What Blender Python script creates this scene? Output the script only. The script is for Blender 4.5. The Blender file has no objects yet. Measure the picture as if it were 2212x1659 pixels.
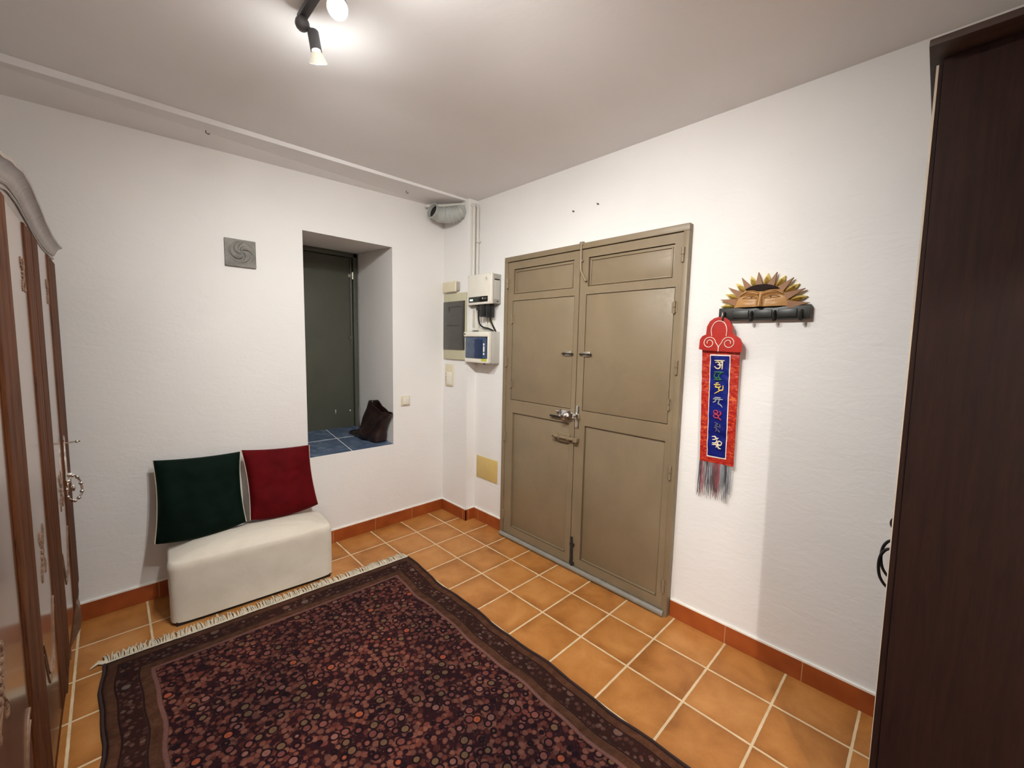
import bpy, bmesh, math, random
from mathutils import Vector, Matrix, noise
SC = bpy.context.scene
COL = SC.collection
S = 1.12          # every length below is written in survey units; one unit is 1.12 m (applied at the end)
random.seed(7)
PI = math.pi

# ------------------------------------------------------------------ camera
R = Vector((0.71733264, -0.69640309, 0.02136875))
U = Vector((0.05257742, 0.0846892, 0.99501927))
F = Vector((0.6947442, 0.71263629, -0.0973654))
CAM = Vector((-2.06359, -2.84946, 1.41453))
cam_d = bpy.data.cameras.new('camera')
cam_d.sensor_width = 36
cam_d.lens = 14.5535
cam_d.clip_start = 0.02
cam = bpy.data.objects.new('camera', cam_d)
COL.objects.link(cam)
M3 = Matrix((R, U, -F)).transposed()
cam.matrix_world = Matrix.Translation(CAM) @ M3.to_4x4()
SC.camera = cam
SC.view_settings.view_transform = 'Standard'
SC.view_settings.look = 'None'
SC.view_settings.gamma = 1
SC.view_settings.use_curve_mapping = False
SC.view_settings.exposure = 1.0
w = bpy.data.worlds.new('world'); SC.world = w; w.use_nodes = True
w.node_tree.nodes['Background'].inputs[0].default_value = (1, .95, .9, 1)
w.node_tree.nodes['Background'].inputs[1].default_value = 0.03
try:
    SC.cycles.use_denoising = True
    SC.cycles.max_bounces = 10
    SC.cycles.diffuse_bounces = 6
    SC.cycles.sample_clamp_indirect = 4
except Exception:
    pass

# ------------------------------------------------------------------ lights
LAMP_COL = (1.0, 0.985, 0.94)
def spot(name, p, d, power, ang=150, blend=1.0, rad=.022, col=LAMP_COL):
    l = bpy.data.lights.new(name, 'SPOT'); l.energy = power; l.color = col
    l.spot_size = math.radians(ang); l.spot_blend = blend; l.shadow_soft_size = rad
    o = bpy.data.objects.new(name, l); COL.objects.link(o)
    o.location = p; o.rotation_euler = Vector(d).normalized().to_track_quat('-Z', 'Y').to_euler()
    return o
def point(name, p, power, rad=.03, col=LAMP_COL):
    l = bpy.data.lights.new(name, 'POINT'); l.energy = power; l.color = col; l.shadow_soft_size = rad
    o = bpy.data.objects.new(name, l); COL.objects.link(o); o.location = p
    return o
# the ceiling fitting has four heads: (bulb face centre, aim)
HEADS = [((-1.515, -1.335, 2.325), (.45, .62, -1.0)),
         ((-1.55, -1.585, 2.345), (-.35, -.55, -.62)),
         ((-1.49, -1.85, 2.33), (.75, .15, -1.0)),
         ((-1.50, -2.13, 2.33), (.75, .35, -.95))]
POW = [27, 20, 18, 34]
for (p, d), e, cl_, an in zip(HEADS, POW, [(1, 1, .97)] + [LAMP_COL] * 3, [158, 150, 150, 150]):
    dv = Vector(d).normalized()
    spot('spot_lamp', Vector(p) + dv * .012, d, e, an, 1.0, .022, cl_)
    point('bulb_glow_lamp', Vector(p) + dv * .016, 1.7, .022, cl_)     # light leaving the clear bulb sideways
point('hall_lamp', (-3.5, -4.7, 2.22), 105, .03, (1.0, .95, .88))

# ------------------------------------------------------------------ materials
MATS = {}
def lin(c):
    return tuple(((x / 255 + .055) / 1.055) ** 2.4 if x / 255 > .04045 else x / 255 / 12.92 for x in c)
class NT:
    def __init__(s, name):
        s.m = bpy.data.materials.new(name); s.m.use_nodes = True
        s.n = s.m.node_tree.nodes; s.l = s.m.node_tree.links
        s.b = s.n['Principled BSDF']; s.tc = None; s.co = None
    def add(s, t, **kw):
        x = s.n.new(t)
        for k, v in kw.items(): setattr(x, k, v)
        return x
    def link(s, a, b): s.l.new(a, b)
    def coord(s):
        if s.co is None:
            tc = s.add('ShaderNodeTexCoord'); v = s.add('ShaderNodeVectorMath', operation='SCALE')
            s.link(tc.outputs['Object'], v.inputs[0]); v.inputs['Scale'].default_value = 1 / S
            s.co = v.outputs[0]
        return s.co
    def math(s, op, a, b=None, c=None):
        x = s.add('ShaderNodeMath', operation=op)
        for i, q in enumerate((a, b, c)):
            if q is None: continue
            if isinstance(q, (int, float)): x.inputs[i].default_value = q
            else: s.link(q, x.inputs[i])
        return x.outputs[0]
    def noise(s, scale, detail=4, rough=.5, dist=0, vec=None, stretch=None):
        x = s.add('ShaderNodeTexNoise'); x.inputs['Scale'].default_value = scale
        x.inputs['Detail'].default_value = detail; x.inputs['Roughness'].default_value = rough
        x.inputs['Distortion'].default_value = dist
        v = vec or s.coord()
        if stretch:
            m = s.add('ShaderNodeMapping'); m.inputs['Scale'].default_value = stretch
            s.link(v, m.inputs[0]); v = m.outputs[0]
        s.link(v, x.inputs['Vector'])
        return x.outputs['Fac']
    def ramp(s, fac, stops):
        x = s.add('ShaderNodeValToRGB'); e = x.color_ramp.elements
        while len(e) < len(stops): e.new(.5)
        for i, (p, c) in enumerate(stops):
            e[i].position = p; e[i].color = (*c, 1) if len(c) == 3 else c
        s.link(fac, x.inputs[0]); return x.outputs[0]
    def mix(s, fac, a, b, mode='MIX'):
        x = s.add('ShaderNodeMix', data_type='RGBA', blend_type=mode)
        for sock, q in ((x.inputs[0], fac), (x.inputs[6], a), (x.inputs[7], b)):
            if isinstance(q, (int, float)): sock.default_value = q
            elif isinstance(q, tuple): sock.default_value = (*q, 1)
            else: s.link(q, sock)
        return x.outputs[2]
    def bump(s, h, strength=.3, dist=.002):
        x = s.add('ShaderNodeBump'); x.inputs['Strength'].default_value = strength
        x.inputs['Distance'].default_value = dist
        s.link(h, x.inputs['Height']); s.link(x.outputs[0], s.b.inputs['Normal']); return x
    def base(s, c):
        if isinstance(c, tuple): s.b.inputs['Base Color'].default_value = (*c, 1)
        else: s.link(c, s.b.inputs['Base Color'])
    def rough(s, r):
        if isinstance(r, (int, float)): s.b.inputs['Roughness'].default_value = r
        else: s.link(r, s.b.inputs['Roughness'])

def simple(name, col, rough=.5, metal=0., var=.08, nscale=18, bump=0., bscale=80, sheen=0, spec=None, coat=0, emit=None, est=0, alpha=None, trans=0):
    t = NT(name)
    n = t.noise(nscale)
    c1 = tuple(max(0, x * (1 - var)) for x in col); c2 = tuple(min(1, x * (1 + var)) for x in col)
    t.base(t.ramp(n, [(.3, c1), (.7, c2)]))
    t.rough(rough); t.b.inputs['Metallic'].default_value = metal
    if bump: t.bump(t.noise(bscale, 5), bump, .002)
    if sheen:
        t.b.inputs['Sheen Weight'].default_value = sheen; t.b.inputs['Sheen Roughness'].default_value = .4
    if spec is not None: t.b.inputs['Specular IOR Level'].default_value = spec
    if coat: t.b.inputs['Coat Weight'].default_value = coat; t.b.inputs['Coat Roughness'].default_value = .08
    if emit: t.b.inputs['Emission Color'].default_value = (*emit, 1); t.b.inputs['Emission Strength'].default_value = est
    if trans: t.b.inputs['Transmission Weight'].default_value = trans
    MATS[name] = t.m
    return t

def plaster(name, col, bs=.5):
    t = NT(name)
    n = t.noise(2.2, 3)
    t.base(t.ramp(n, [(.3, tuple(x * .955 for x in col)), (.7, col)]))
    t.rough(.88)
    h1 = t.noise(55, 6, .6); h2 = t.noise(9, 4, .55, .6, stretch=(1, 1, 2.2))
    h = t.math('ADD', t.math('MULTIPLY', h1, .35), t.math('MULTIPLY', h2, 1.0))
    t.bump(h, bs, .012)
    MATS[name] = t.m
plaster('wall_plaster', (.80, .79, .775), .17)
plaster('ceiling_paint', (.80, .79, .79), .10)

# terracotta floor
t = NT('terracotta_floor')
sep = t.add('ShaderNodeSeparateXYZ'); t.link(t.coord(), sep.inputs[0])
T = .25
uu = t.math('DIVIDE', t.math('SUBTRACT', sep.outputs[0], .014), T)
vv = t.math('DIVIDE', sep.outputs[1], T)
def edge(q):
    fr = t.math('FRACT', q)
    return t.math('MULTIPLY', t.math('MINIMUM', fr, t.math('SUBTRACT', 1.0, fr)), T)
e1, e2 = edge(uu), edge(vv)
ed = t.math('MINIMUM', e1, e2)
wob = t.math('MULTIPLY', t.math('SUBTRACT', t.noise(30, 3), .5), .003)
ed2 = t.math('ADD', ed, wob)
gm = t.add('ShaderNodeMapRange', interpolation_type='SMOOTHSTEP')
t.link(ed2, gm.inputs[0]); gm.inputs[1].default_value = .0036; gm.inputs[2].default_value = .0056
cell = t.add('ShaderNodeCombineXYZ')
t.link(t.math('FLOOR', uu), cell.inputs[0]); t.link(t.math('FLOOR', vv), cell.inputs[1])
wn = t.add('ShaderNodeTexWhiteNoise', noise_dimensions='3D'); t.link(cell.outputs[0], wn.inputs[0])
off = t.add('ShaderNodeVectorMath', operation='ADD'); t.link(t.coord(), off.inputs[0]); t.link(wn.outputs[1], off.inputs[1])
mot = t.noise(7, 4, .55, .4, vec=off.outputs[0]); fine = t.noise(90, 3, .6)
edgedark = t.add('ShaderNodeMapRange'); t.link(ed, edgedark.inputs[0]); edgedark.inputs[1].default_value = 0; edgedark.inputs[2].default_value = .06
mm = t.math('ADD', t.math('MULTIPLY', mot, .75), t.math('MULTIPLY', edgedark.outputs[0], .16))
mm = t.math('ADD', mm, t.math('MULTIPLY', t.math('SUBTRACT', wn.outputs[0], .5), .13))
mm = t.math('ADD', mm, t.math('MULTIPLY', t.math('SUBTRACT', fine, .5), .12))
tile = t.ramp(mm, [(.25, (.29, .105, .022)), (.48, (.43, .175, .043)), (.72, (.54, .25, .075))])
grout = t.ramp(t.noise(12, 3), [(.3, (.60, .44, .26)), (.7, (.74, .58, .38))])
t.base(t.mix(gm.outputs[0], grout, tile))
rr = t.add('ShaderNodeMapRange'); t.link(gm.outputs[0], rr.inputs[0]); rr.inputs[3].default_value = .75; rr.inputs[4].default_value = .42
t.rough(rr.outputs[0])
t.b.inputs['Specular IOR Level'].default_value = .35
t.bump(t.math('ADD', gm.outputs[0], t.math('MULTIPLY', mot, .35)), .5, .003)
MATS['terracotta_floor'] = t.m

# baseboard tiles: joint every 0.33 along x and y
t = NT('terracotta_skirting')
sep = t.add('ShaderNodeSeparateXYZ'); t.link(t.coord(), sep.inputs[0])
q = t.math('DIVIDE', t.math('ADD', t.math('ADD', sep.outputs[0], sep.outputs[1]), .085), .31)
fr = t.math('FRACT', q); dd = t.math('MULTIPLY', t.math('MINIMUM', fr, t.math('SUBTRACT', 1.0, fr)), .31)
g = t.add('ShaderNodeMapRange'); t.link(dd, g.inputs[0]); g.inputs[1].default_value = .001; g.inputs[2].default_value = .0025
t.base(t.mix(g.outputs[0], (.50, .25, .12), t.ramp(t.noise(9, 4), [(.3, (.25, .05, .010)), (.7, (.36, .085, .018))])))
t.rough(.35); MATS['terracotta_skirting'] = t.m

# blue glazed sill tiles
t = NT('blue_tile')
n1 = t.noise(9, 5, .6, .8)
t.base(t.ramp(n1, [(.25, (.045, .075, .135)), (.5, (.085, .125, .205)), (.8, (.22, .28, .35))]))
t.rough(.22); t.bump(t.noise(25, 3), .15, .002); MATS['blue_tile'] = t.m

def painted(name, col, dark=.55):
    t = NT(name)
    a = t.noise(3.2, 5, .6, .5); b = t.noise(55, 4, .6)
    c = t.ramp(a, [(.25, tuple(x * .82 for x in col)), (.6, col), (.85, tuple(x * 1.1 for x in col))])
    t.base(c); t.rough(t.ramp(b, [(.3, (.38, .38, .38)), (.7, (.52, .52, .52))]))
    t.bump(t.math('ADD', t.math('MULTIPLY', b, .3), a), .18, .003)
    MATS[name] = t.m
painted('olive_metal', (.235, .178, .108))
painted('shutter_metal', (.085, .088, .066))
simple('gap_dark', (.02, .015, .01), .9)
simple('rubber_grey', (.24, .23, .20), .45)
simple('chrome', (.78, .77, .74), .18, 1.0, .03)
simple('worn_steel', (.62, .58, .50), .38, 1.0, .15, 60)
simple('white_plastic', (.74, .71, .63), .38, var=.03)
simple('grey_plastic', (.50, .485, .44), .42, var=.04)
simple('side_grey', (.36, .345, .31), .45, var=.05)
simple('beige_plastic', (.66, .60, .44), .42, var=.04)
simple('khaki_plastic', (.50, .475, .33), .45, var=.05)
simple('yellow_plate', (.60, .44, .155), .45, var=.04)
simple('smoke_window', (.048, .045, .036), .16, var=.1, coat=.3)
simple('smoke_mark', (.028, .026, .022), .3)
simple('black_plastic', (.014, .014, .013), .35)
simple('black_matte', (.012, .011, .010), .6)
simple('display_black', (.008, .010, .008), .12)
simple('display_green', (.5, .75, .62), .4, emit=(.55, .9, .7), est=.5)
simple('display_grey', (.25, .22, .24), .4)
simple('blue_film', (.045, .075, .14), .14, var=.2, nscale=30, coat=.3)
simple('blue_deep', (.012, .03, .085), .2, var=.2, nscale=30)
simple('lime_label', (.50, .55, .05), .5)
simple('white_paint', (.85, .84, .80), .6)
simple('duct_grey', (.40, .42, .40), .5, var=.06)
simple('conduit_grey', (.62, .60, .55), .45, var=.03)
simple('slate_relief', (.215, .21, .19), .7, var=.22, nscale=22, bump=.5, bscale=60)
simple('bag_leather', (.017, .007, .0055), .42, var=.3, nscale=16, bump=.6, bscale=22)
simple('bag_dark', (.012, .006, .005), .5)
simple('bulb_glow', (1, .95, .85), .4, emit=(1, .93, .80), est=28)
simple('bulb_glass', (.55, .53, .45), .15, emit=(1, .94, .78), est=.2)
simple('fitting_grey', (.12, .122, .13), .5, .3)
simple('iron_black', (.025, .024, .022), .4, .5)
simple('red_satin_base', (.5, .03, .02), .4)
simple('white_cord', (.80, .70, .62), .6)
simple('cream_piping', (.62, .56, .44), .7)
simple('gold_leaf', (.80, .62, .16), .32, .55, .12, 40)
simple('carved_wood', (.42, .22, .075), .45, var=.14, nscale=14, bump=.25, bscale=60)
simple('carved_line', (.12, .05, .018), .6)
simple('ray_wood', (.25, .115, .048), .6, var=.12)
simple('forehead_dark', (.022, .012, .010), .85, spec=.2)
simple('rack_black', (.022, .023, .020), .42, var=.3)
simple('nail_dark', (.10, .08, .06), .6)
simple('fringe_wool', (.62, .56, .44), .9, var=.15, nscale=40)
simple('rug_edge', (.030, .014, .012), .9)

# fabrics
t = NT('suede_cream')
a = t.noise(5, 5, .6, .5); b = t.noise(160, 3)
t.base(t.ramp(a, [(.3, (.65, .595, .50)), (.7, (.76, .705, .61))])); t.rough(.85)
t.b.inputs['Sheen Weight'].default_value = .25
t.bump(t.math('ADD', t.math('MULTIPLY', a, 1.5), t.math('MULTIPLY', b, .15)), .25, .006); MATS['suede_cream'] = t.m
def velvet(name, col, sh):
    t = NT(name)
    a = t.noise(6, 4, .6, .6)
    t.base(t.ramp(a, [(.3, tuple(x * .6 for x in col)), (.7, col)])); t.rough(.8)
    t.b.inputs['Sheen Weight'].default_value = .5; t.b.inputs['Sheen Roughness'].default_value = .35
    t.b.inputs['Sheen Tint'].default_value = (*sh, 1)
    t.b.inputs['Specular IOR Level'].default_value = .1
    t.bump(t.noise(9, 4, .6, .5), .3, .012); MATS[name] = t.m
velvet('green_velvet', (.002, .010, .006), (.012, .055, .03))
velvet('red_velvet', (.115, .0018, .004), (.24, .012, .02))

# red silk of the banner, with a lighter brocade figure
t = NT('red_brocade')
a = t.noise(42, 4, .6, 1.5, stretch=(1, 1, 1.6))
t.base(t.ramp(a, [(.38, (.30, .010, .008)), (.55, (.46, .030, .014)), (.68, (.64, .14, .045))])); t.rough(.38)
t.bump(t.noise(14, 3, .5, .6, stretch=(1, 1, 3)), .5, .006); MATS['red_brocade'] = t.m
t = NT('red_silk'); t.base(t.ramp(t.noise(10, 3), [(.3, (.32, .012, .010)), (.7, (.46, .026, .016))])); t.rough(.35)
t.bump(t.noise(12, 3), .4, .006); MATS['red_silk'] = t.m
t = NT('blue_silk'); t.base(t.ramp(t.noise(9, 3), [(.3, (.003, .005, .10)), (.7, (.008, .02, .21))])); t.rough(.3)
t.bump(t.noise(9, 3, stretch=(1, 1, 2.5)), .4, .006); MATS['blue_silk'] = t.m
for nm, c in dict(thread_cream=(.75, .66, .45), thread_green=(.02, .13, .05), thread_yellow=(.70, .50, .10), thread_grey=(.30, .33, .36),
                  thread_red=(.42, .02, .06), thread_dark=(.08, .08, .13), thread_black=(.09, .07, .08), thread_rose=(.40, .10, .12)).items():
    simple(nm, c, .6)

# lacquered walnut of the carved wardrobe
def wood(name, c1, c2, rough, coat=0., axis=(6, 6, .7), spec=.5, bump=.1):
    t = NT(name)
    g1 = t.noise(7, 6, .62, 1.2, stretch=axis); g2 = t.noise(45, 3, .5, stretch=axis)
    f = t.math('ADD', t.math('MULTIPLY', g1, .8), t.math('MULTIPLY', g2, .2))
    t.base(t.ramp(f, [(.32, c1), (.62, c2)])); t.rough(rough)
    t.b.inputs['Specular IOR Level'].default_value = spec
    if coat: t.b.inputs['Coat Weight'].default_value = coat; t.b.inputs['Coat Roughness'].default_value = .14
    t.bump(f, bump, .0015); MATS[name] = t.m
wood('walnut_panel', (.13, .058, .028), (.23, .11, .06), .24, .8, bump=.05)
wood('walnut_stile', (.038, .011, .004), (.125, .042, .014), .6, 0, spec=.08)
wood('walnut_sheen', (.15, .105, .08), (.25, .185, .145), .34, .2)  # base colour greyed to paint in the cornice's pale reflection
wood('walnut_carving', (.10, .05, .03), (.24, .14, .085), .4, .1, (3, 3, 3), spec=.3)
wood('wenge', (.010, .0035, .0028), (.020, .0075, .005), .55, 0, (8, 8, .5), .18, .05)
wood('wenge_frame', (.030, .017, .014), (.055, .032, .025), .5, 0, (3, .6, 3), .25)
simple('lit_edge_tan', (.42, .36, .28), .5)  # pale tone for light painted on the tall wardrobe's door edge

# persian rug: UV map in survey units, u across 0..1.41, v along 0..2.45
RW, RL = 1.41, 2.45
t = NT('persian_rug')
uvn = t.add('ShaderNodeUVMap', uv_map='rug')
sp = t.add('ShaderNodeSeparateXYZ'); t.link(uvn.outputs[0], sp.inputs[0])
U0, V0 = sp.outputs[0], sp.outputs[1]
dx = t.math('MINIMUM', U0, t.math('SUBTRACT', RW, U0)); dy = t.math('MINIMUM', V0, t.math('SUBTRACT', RL, V0))
D = t.math('MINIMUM', dx, dy)
def vmap(sx, sy, sw=(0, 0)):
    m = t.add('ShaderNodeMapping'); m.inputs['Scale'].default_value = (sx, sy, 1); m.inputs['Location'].default_value = (*sw, 0)
    t.link(uvn.outputs[0], m.inputs[0]); return m.outputs[0]
warp = t.add('ShaderNodeTexNoise'); warp.inputs['Scale'].default_value = 14; t.link(uvn.outputs[0], warp.inputs[0])
def voro(vec, scale, rnd, out):
    x = t.add('ShaderNodeTexVoronoi'); x.inputs['Scale'].default_value = scale; x.inputs['Randomness'].default_value = rnd
    t.link(vec, x.inputs['Vector']); return x
v1 = voro(vmap(1, 1), 23, .6, 0)          # rosettes
v2 = voro(vmap(1, 1, (.3, .7)), 46, .9, 0)  # leaves
v3 = voro(vmap(1, 1, (.13, .2)), 88, 1, 0)
d1, d2, d3 = v1.outputs['Distance'], v2.outputs['Distance'], v3.outputs['Distance']
w1 = t.add('ShaderNodeSeparateColor'); t.link(v1.outputs['Color'], w1.inputs[0])
w2 = t.add('ShaderNodeSeparateColor'); t.link(v2.outputs['Color'], w2.inputs[0])
ground = (.024, .006, .009)
leafc = t.ramp(w2.outputs[0], [(0, (.055, .015, .012)), (.35, (.145, .042, .032)), (.7, (.200, .082, .058)), (1, (.100, .042, .034))])
leaf_m = t.ramp(d2, [(.46, (1, 1, 1)), (.60, (0, 0, 0))])
base = t.mix(leaf_m, ground, leafc)
tw = t.ramp(d3, [(.10, (1, 1, 1)), (.2, (0, 0, 0))])
base = t.mix(tw, base, (.15, .085, .075))
# rosette rings
flc = t.ramp(w1.outputs[1], [(0, (.15, .05, .045)), (.30, (.22, .10, .085)), (.50, (.15, .09, .05)), (.72, (.20, .07, .06)), (.90, (.33, .085, .040)), (1, (.42, .17, .05))])
flc.node.color_ramp.interpolation = 'CONSTANT'
pet = t.ramp(d1, [(.0, (1, 1, 1)), (.27, (1, 1, 1)), (.31, (0, 0, 0)), (.34, (0, 0, 0)), (.36, (0, 0, 0))])
ring = t.ramp(d1, [(.27, (0, 0, 0)), (.30, (1, 1, 1)), (.40, (1, 1, 1)), (.45, (0, 0, 0))])
base = t.mix(ring, base, (.012, .004, .008))
base = t.mix(pet, base, flc)
core = t.ramp(d1, [(.05, (1, 1, 1)), (.11, (0, 0, 0))])
base = t.mix(t.math('MULTIPLY', core, .5), base, (.12, .04, .04))
# slow colour abrash
ab = t.noise(2.4, 3, vec=uvn.outputs[0]); ab2 = t.noise(120, 3, .7, vec=uvn.outputs[0])
abr = t.ramp(ab, [(.35, (.56, .56, .58)), (.65, (1.02, .92, .84))])
# borders
bv = voro(vmap(1, 1, (.5, .1)), 13.0, .5, 0)
bw = t.add('ShaderNodeSeparateColor'); t.link(bv.outputs['Color'], bw.inputs[0])
bd = bv.outputs['Distance']
bcol = t.mix(t.ramp(d2, [(.34, (1, 1, 1)), (.46, (0, 0, 0))]), (.030, .011, .009), t.ramp(w2.outputs[1], [(0, (.05, .026, .02)), (.5, (.09, .034, .03)), (1, (.12, .085, .07))]))
bcol = t.mix(t.ramp(bd, [(.26, (1, 1, 1)), (.32, (0, 0, 0))]), bcol, (.02, .010, .012))
bcol = t.mix(t.ramp(bd, [(.19, (1, 1, 1)), (.24, (0, 0, 0))]), bcol, t.ramp(bw.outputs[0], [(0, (.17, .13, .11)), (.5, (.14, .06, .045)), (1, (.14, .11, .095))]))
plain = t.ramp(t.noise(26, 3, vec=uvn.outputs[0]), [(.3, (.055, .022, .012)), (.7, (.105, .048, .028))])
def band(a, b, s=.003):
    up = t.add('ShaderNodeMapRange'); t.link(D, up.inputs[0]); up.inputs[1].default_value = a - s; up.inputs[2].default_value = a + s
    dn = t.add('ShaderNodeMapRange'); t.link(D, dn.inputs[0]); dn.inputs[1].default_value = b - s; dn.inputs[2].default_value = b + s
    return t.math('MULTIPLY', up.outputs[0], t.math('SUBTRACT', 1.0, dn.outputs[0]))
isf = t.add('ShaderNodeMapRange'); t.link(D, isf.inputs[0]); isf.inputs[1].default_value = .166; isf.inputs[2].default_value = .170
c = t.mix(isf.outputs[0], plain, base)
c = t.mix(band(.045, .112), c, bcol)
c = t.mix(band(.040, .046, .001), c, (.02, .008, .008))
c = t.mix(band(.112, .118, .001), c, (.022, .010, .010))
c = t.mix(band(.153, .166, .0015), c, (.17, .085, .075))
c = t.mix(band(-.01, .010, .002), c, (.022, .008, .008))
c = t.mix(1.0, c, abr, 'MULTIPLY')
c = t.mix(1.0, c, t.ramp(ab2, [(.3, (.82, .82, .82)), (.7, (1.25, 1.25, 1.25))]), 'MULTIPLY')
t.base(c); t.rough(.95); t.b.inputs['Sheen Weight'].default_value = .04; t.b.inputs['Specular IOR Level'].default_value = .12
t.b.inputs['Sheen Tint'].default_value = (.6, .32, .26, 1)
t.bump(t.noise(230, 3, .7, vec=uvn.outputs[0]), .5, .004)
MATS['persian_rug'] = t.m

# ------------------------------------------------------------------ mesh builder
class MB:
    def __init__(s): s.bm = bmesh.new()
    def _f(s, vs):
        try: return s.bm.faces.new(vs)
        except ValueError: return None
    def poly(s, pts): return s._f([s.bm.verts.new(p) for p in pts])
    def hexa(s, P):
        v = [s.bm.verts.new(p) for p in P]
        for f in ((0, 3, 2, 1), (4, 5, 6, 7), (0, 1, 5, 4), (1, 2, 6, 5), (2, 3, 7, 6), (3, 0, 4, 7)): s._f([v[i] for i in f])
        return s
    def box(s, a, b, rot=None, bevel=0, seg=2):
        x0, y0, z0 = a; x1, y1, z1 = b
        if x0 > x1: x0, x1 = x1, x0
        if y0 > y1: y0, y1 = y1, y0
        if z0 > z1: z0, z1 = z1, z0
        P = [Vector(p) for p in ((x0, y0, z0), (x1, y0, z0), (x1, y1, z0), (x0, y1, z0), (x0, y0, z1), (x1, y0, z1), (x1, y1, z1), (x0, y1, z1))]
        if rot:
            c, m = rot; c = Vector(c); P = [c + m @ (p - c) for p in P]
        t = bmesh.new(); v = [t.verts.new(p) for p in P]
        for f in ((0, 3, 2, 1), (4, 5, 6, 7), (0, 1, 5, 4), (1, 2, 6, 5), (2, 3, 7, 6), (3, 0, 4, 7)): t.faces.new([v[i] for i in f])
        if bevel: bmesh.ops.bevel(t, geom=t.edges[:], offset=bevel, segments=seg, profile=.5, affect='EDGES')
        s.merge(t); return s
    def merge(s, t):
        m = {}
        for v in t.verts: m[v] = s.bm.verts.new(v.co)
        for f in t.faces: s._f([m[v] for v in f.verts])
        t.free()
    def tube(s, path, r, n=10, cap=True, closed=False):
        path = [Vector(p) for p in path]; L = len(path)
        rs = r if isinstance(r, (list, tuple)) else [r] * L
        rings = []; prev = None
        for i, p in enumerate(path):
            if closed: d = path[(i + 1) % L] - path[i - 1]
            else: d = path[min(i + 1, L - 1)] - path[max(i - 1, 0)]
            d.normalize()
            if prev is None:
                a = Vector((0, 0, 1)) if abs(d.z) < .9 else Vector((1, 0, 0))
                u = d.cross(a).normalized()
            else:
                u = (prev - d * prev.dot(d)).normalized()
            prev = u; v = d.cross(u)
            rings.append([s.bm.verts.new(p + (u * math.cos(2 * PI * k / n) + v * math.sin(2 * PI * k / n)) * rs[i]) for k in range(n)])
        m = L if closed else L - 1
        for i in range(m):
            a, b = rings[i], rings[(i + 1) % L]
            for k in range(n): s._f([a[k], a[(k + 1) % n], b[(k + 1) % n], b[k]])
        if cap and not closed:
            s._f(rings[0][::-1]); s._f(rings[-1])
        return s
    def prism(s, pts, off):
        off = Vector(off); a = [s.bm.verts.new(p) for p in pts]; b = [s.bm.verts.new(Vector(p) + off) for p in pts]
        n = len(pts); s._f(a[::-1]); s._f(b)
        for i in range(n): s._f([a[i], a[(i + 1) % n], b[(i + 1) % n], b[i]])
        return s
    def ball(s, c, r, seg=12, rings=8, rot=None):
        rx, ry, rz = r if isinstance(r, tuple) else (r, r, r)
        t = bmesh.new(); bmesh.ops.create_uvsphere(t, u_segments=seg, v_segments=rings, radius=1)
        m = Matrix.Diagonal((rx, ry, rz, 1))
        if rot: m = rot.to_4x4() @ m
        bmesh.ops.transform(t, matrix=Matrix.Translation(c) @ m, verts=t.verts[:]); s.merge(t); return s
    def lathe(s, prof, p0, axis, n=24, closed_ends=True):
        ax = Vector(axis).normalized(); a = Vector((0, 0, 1)) if abs(ax.z) < .9 else Vector((1, 0, 0))
        u = ax.cross(a).normalized(); v = ax.cross(u); p0 = Vector(p0); rings = []
        for r, h in prof:
            rings.append([s.bm.verts.new(p0 + ax * h + (u * math.cos(2 * PI * k / n) + v * math.sin(2 * PI * k / n)) * max(r, 1e-4)) for k in range(n)])
        for i in range(len(rings) - 1):
            for k in range(n): s._f([rings[i][k], rings[i][(k + 1) % n], rings[i + 1][(k + 1) % n], rings[i + 1][k]])
        if closed_ends: s._f(rings[0][::-1]); s._f(rings[-1])
        return s
    def grid(s, fn, nu, nv, closed_u=False):
        V = [[s.bm.verts.new(fn(i / nu, j / nv)) for i in range(nu + (0 if closed_u else 1))] for j in range(nv + 1)]
        for j in range(nv):
            for i in range(nu):
                k = (i + 1) % len(V[0]) if closed_u else i + 1
                s._f([V[j][i], V[j][k], V[j + 1][k], V[j + 1][i]])
        return V
    def build(s, name, mat, parent=None, smooth=False, org=None, uv=None):
        bmesh.ops.recalc_face_normals(s.bm, faces=s.bm.faces[:])
        base = Vector((0, 0, 0))
        if parent is not None:
            base = Vector(parent['org'])
        elif org is not None: base = Vector(org)
        me = bpy.data.meshes.new(name)
        for v in s.bm.verts: v.co -= base
        s.bm.to_mesh(me); s.bm.free()
        me.materials.append(MATS[mat])
        if smooth:
            for p in me.polygons: p.use_smooth = True
            if smooth != 'all':
                try: me.set_sharp_from_angle(angle=math.radians(38))
                except Exception: pass
        o = bpy.data.objects.new(name, me); COL.objects.link(o)
        if parent is not None: o.parent = parent
        else: o.location = base
        o['org'] = tuple(base)
        return o
def thing(name, label, cat, org, group=None, kind=None):
    o = bpy.data.objects.new(name, None); COL.objects.link(o); o.location = org; o['org'] = tuple(org)
    o.empty_display_size = .05
    return tag(o, label, cat, group, kind)
def tag(o, label=None, cat=None, group=None, kind=None):
    if label: o['label'] = label
    if cat: o['category'] = cat
    if group: o['group'] = group
    if kind: o['kind'] = kind
    return o
def struct(o, label=None): return tag(o, label, None, None, 'structure')
def rotz(a): return Matrix.Rotation(a, 3, 'Z')
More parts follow.
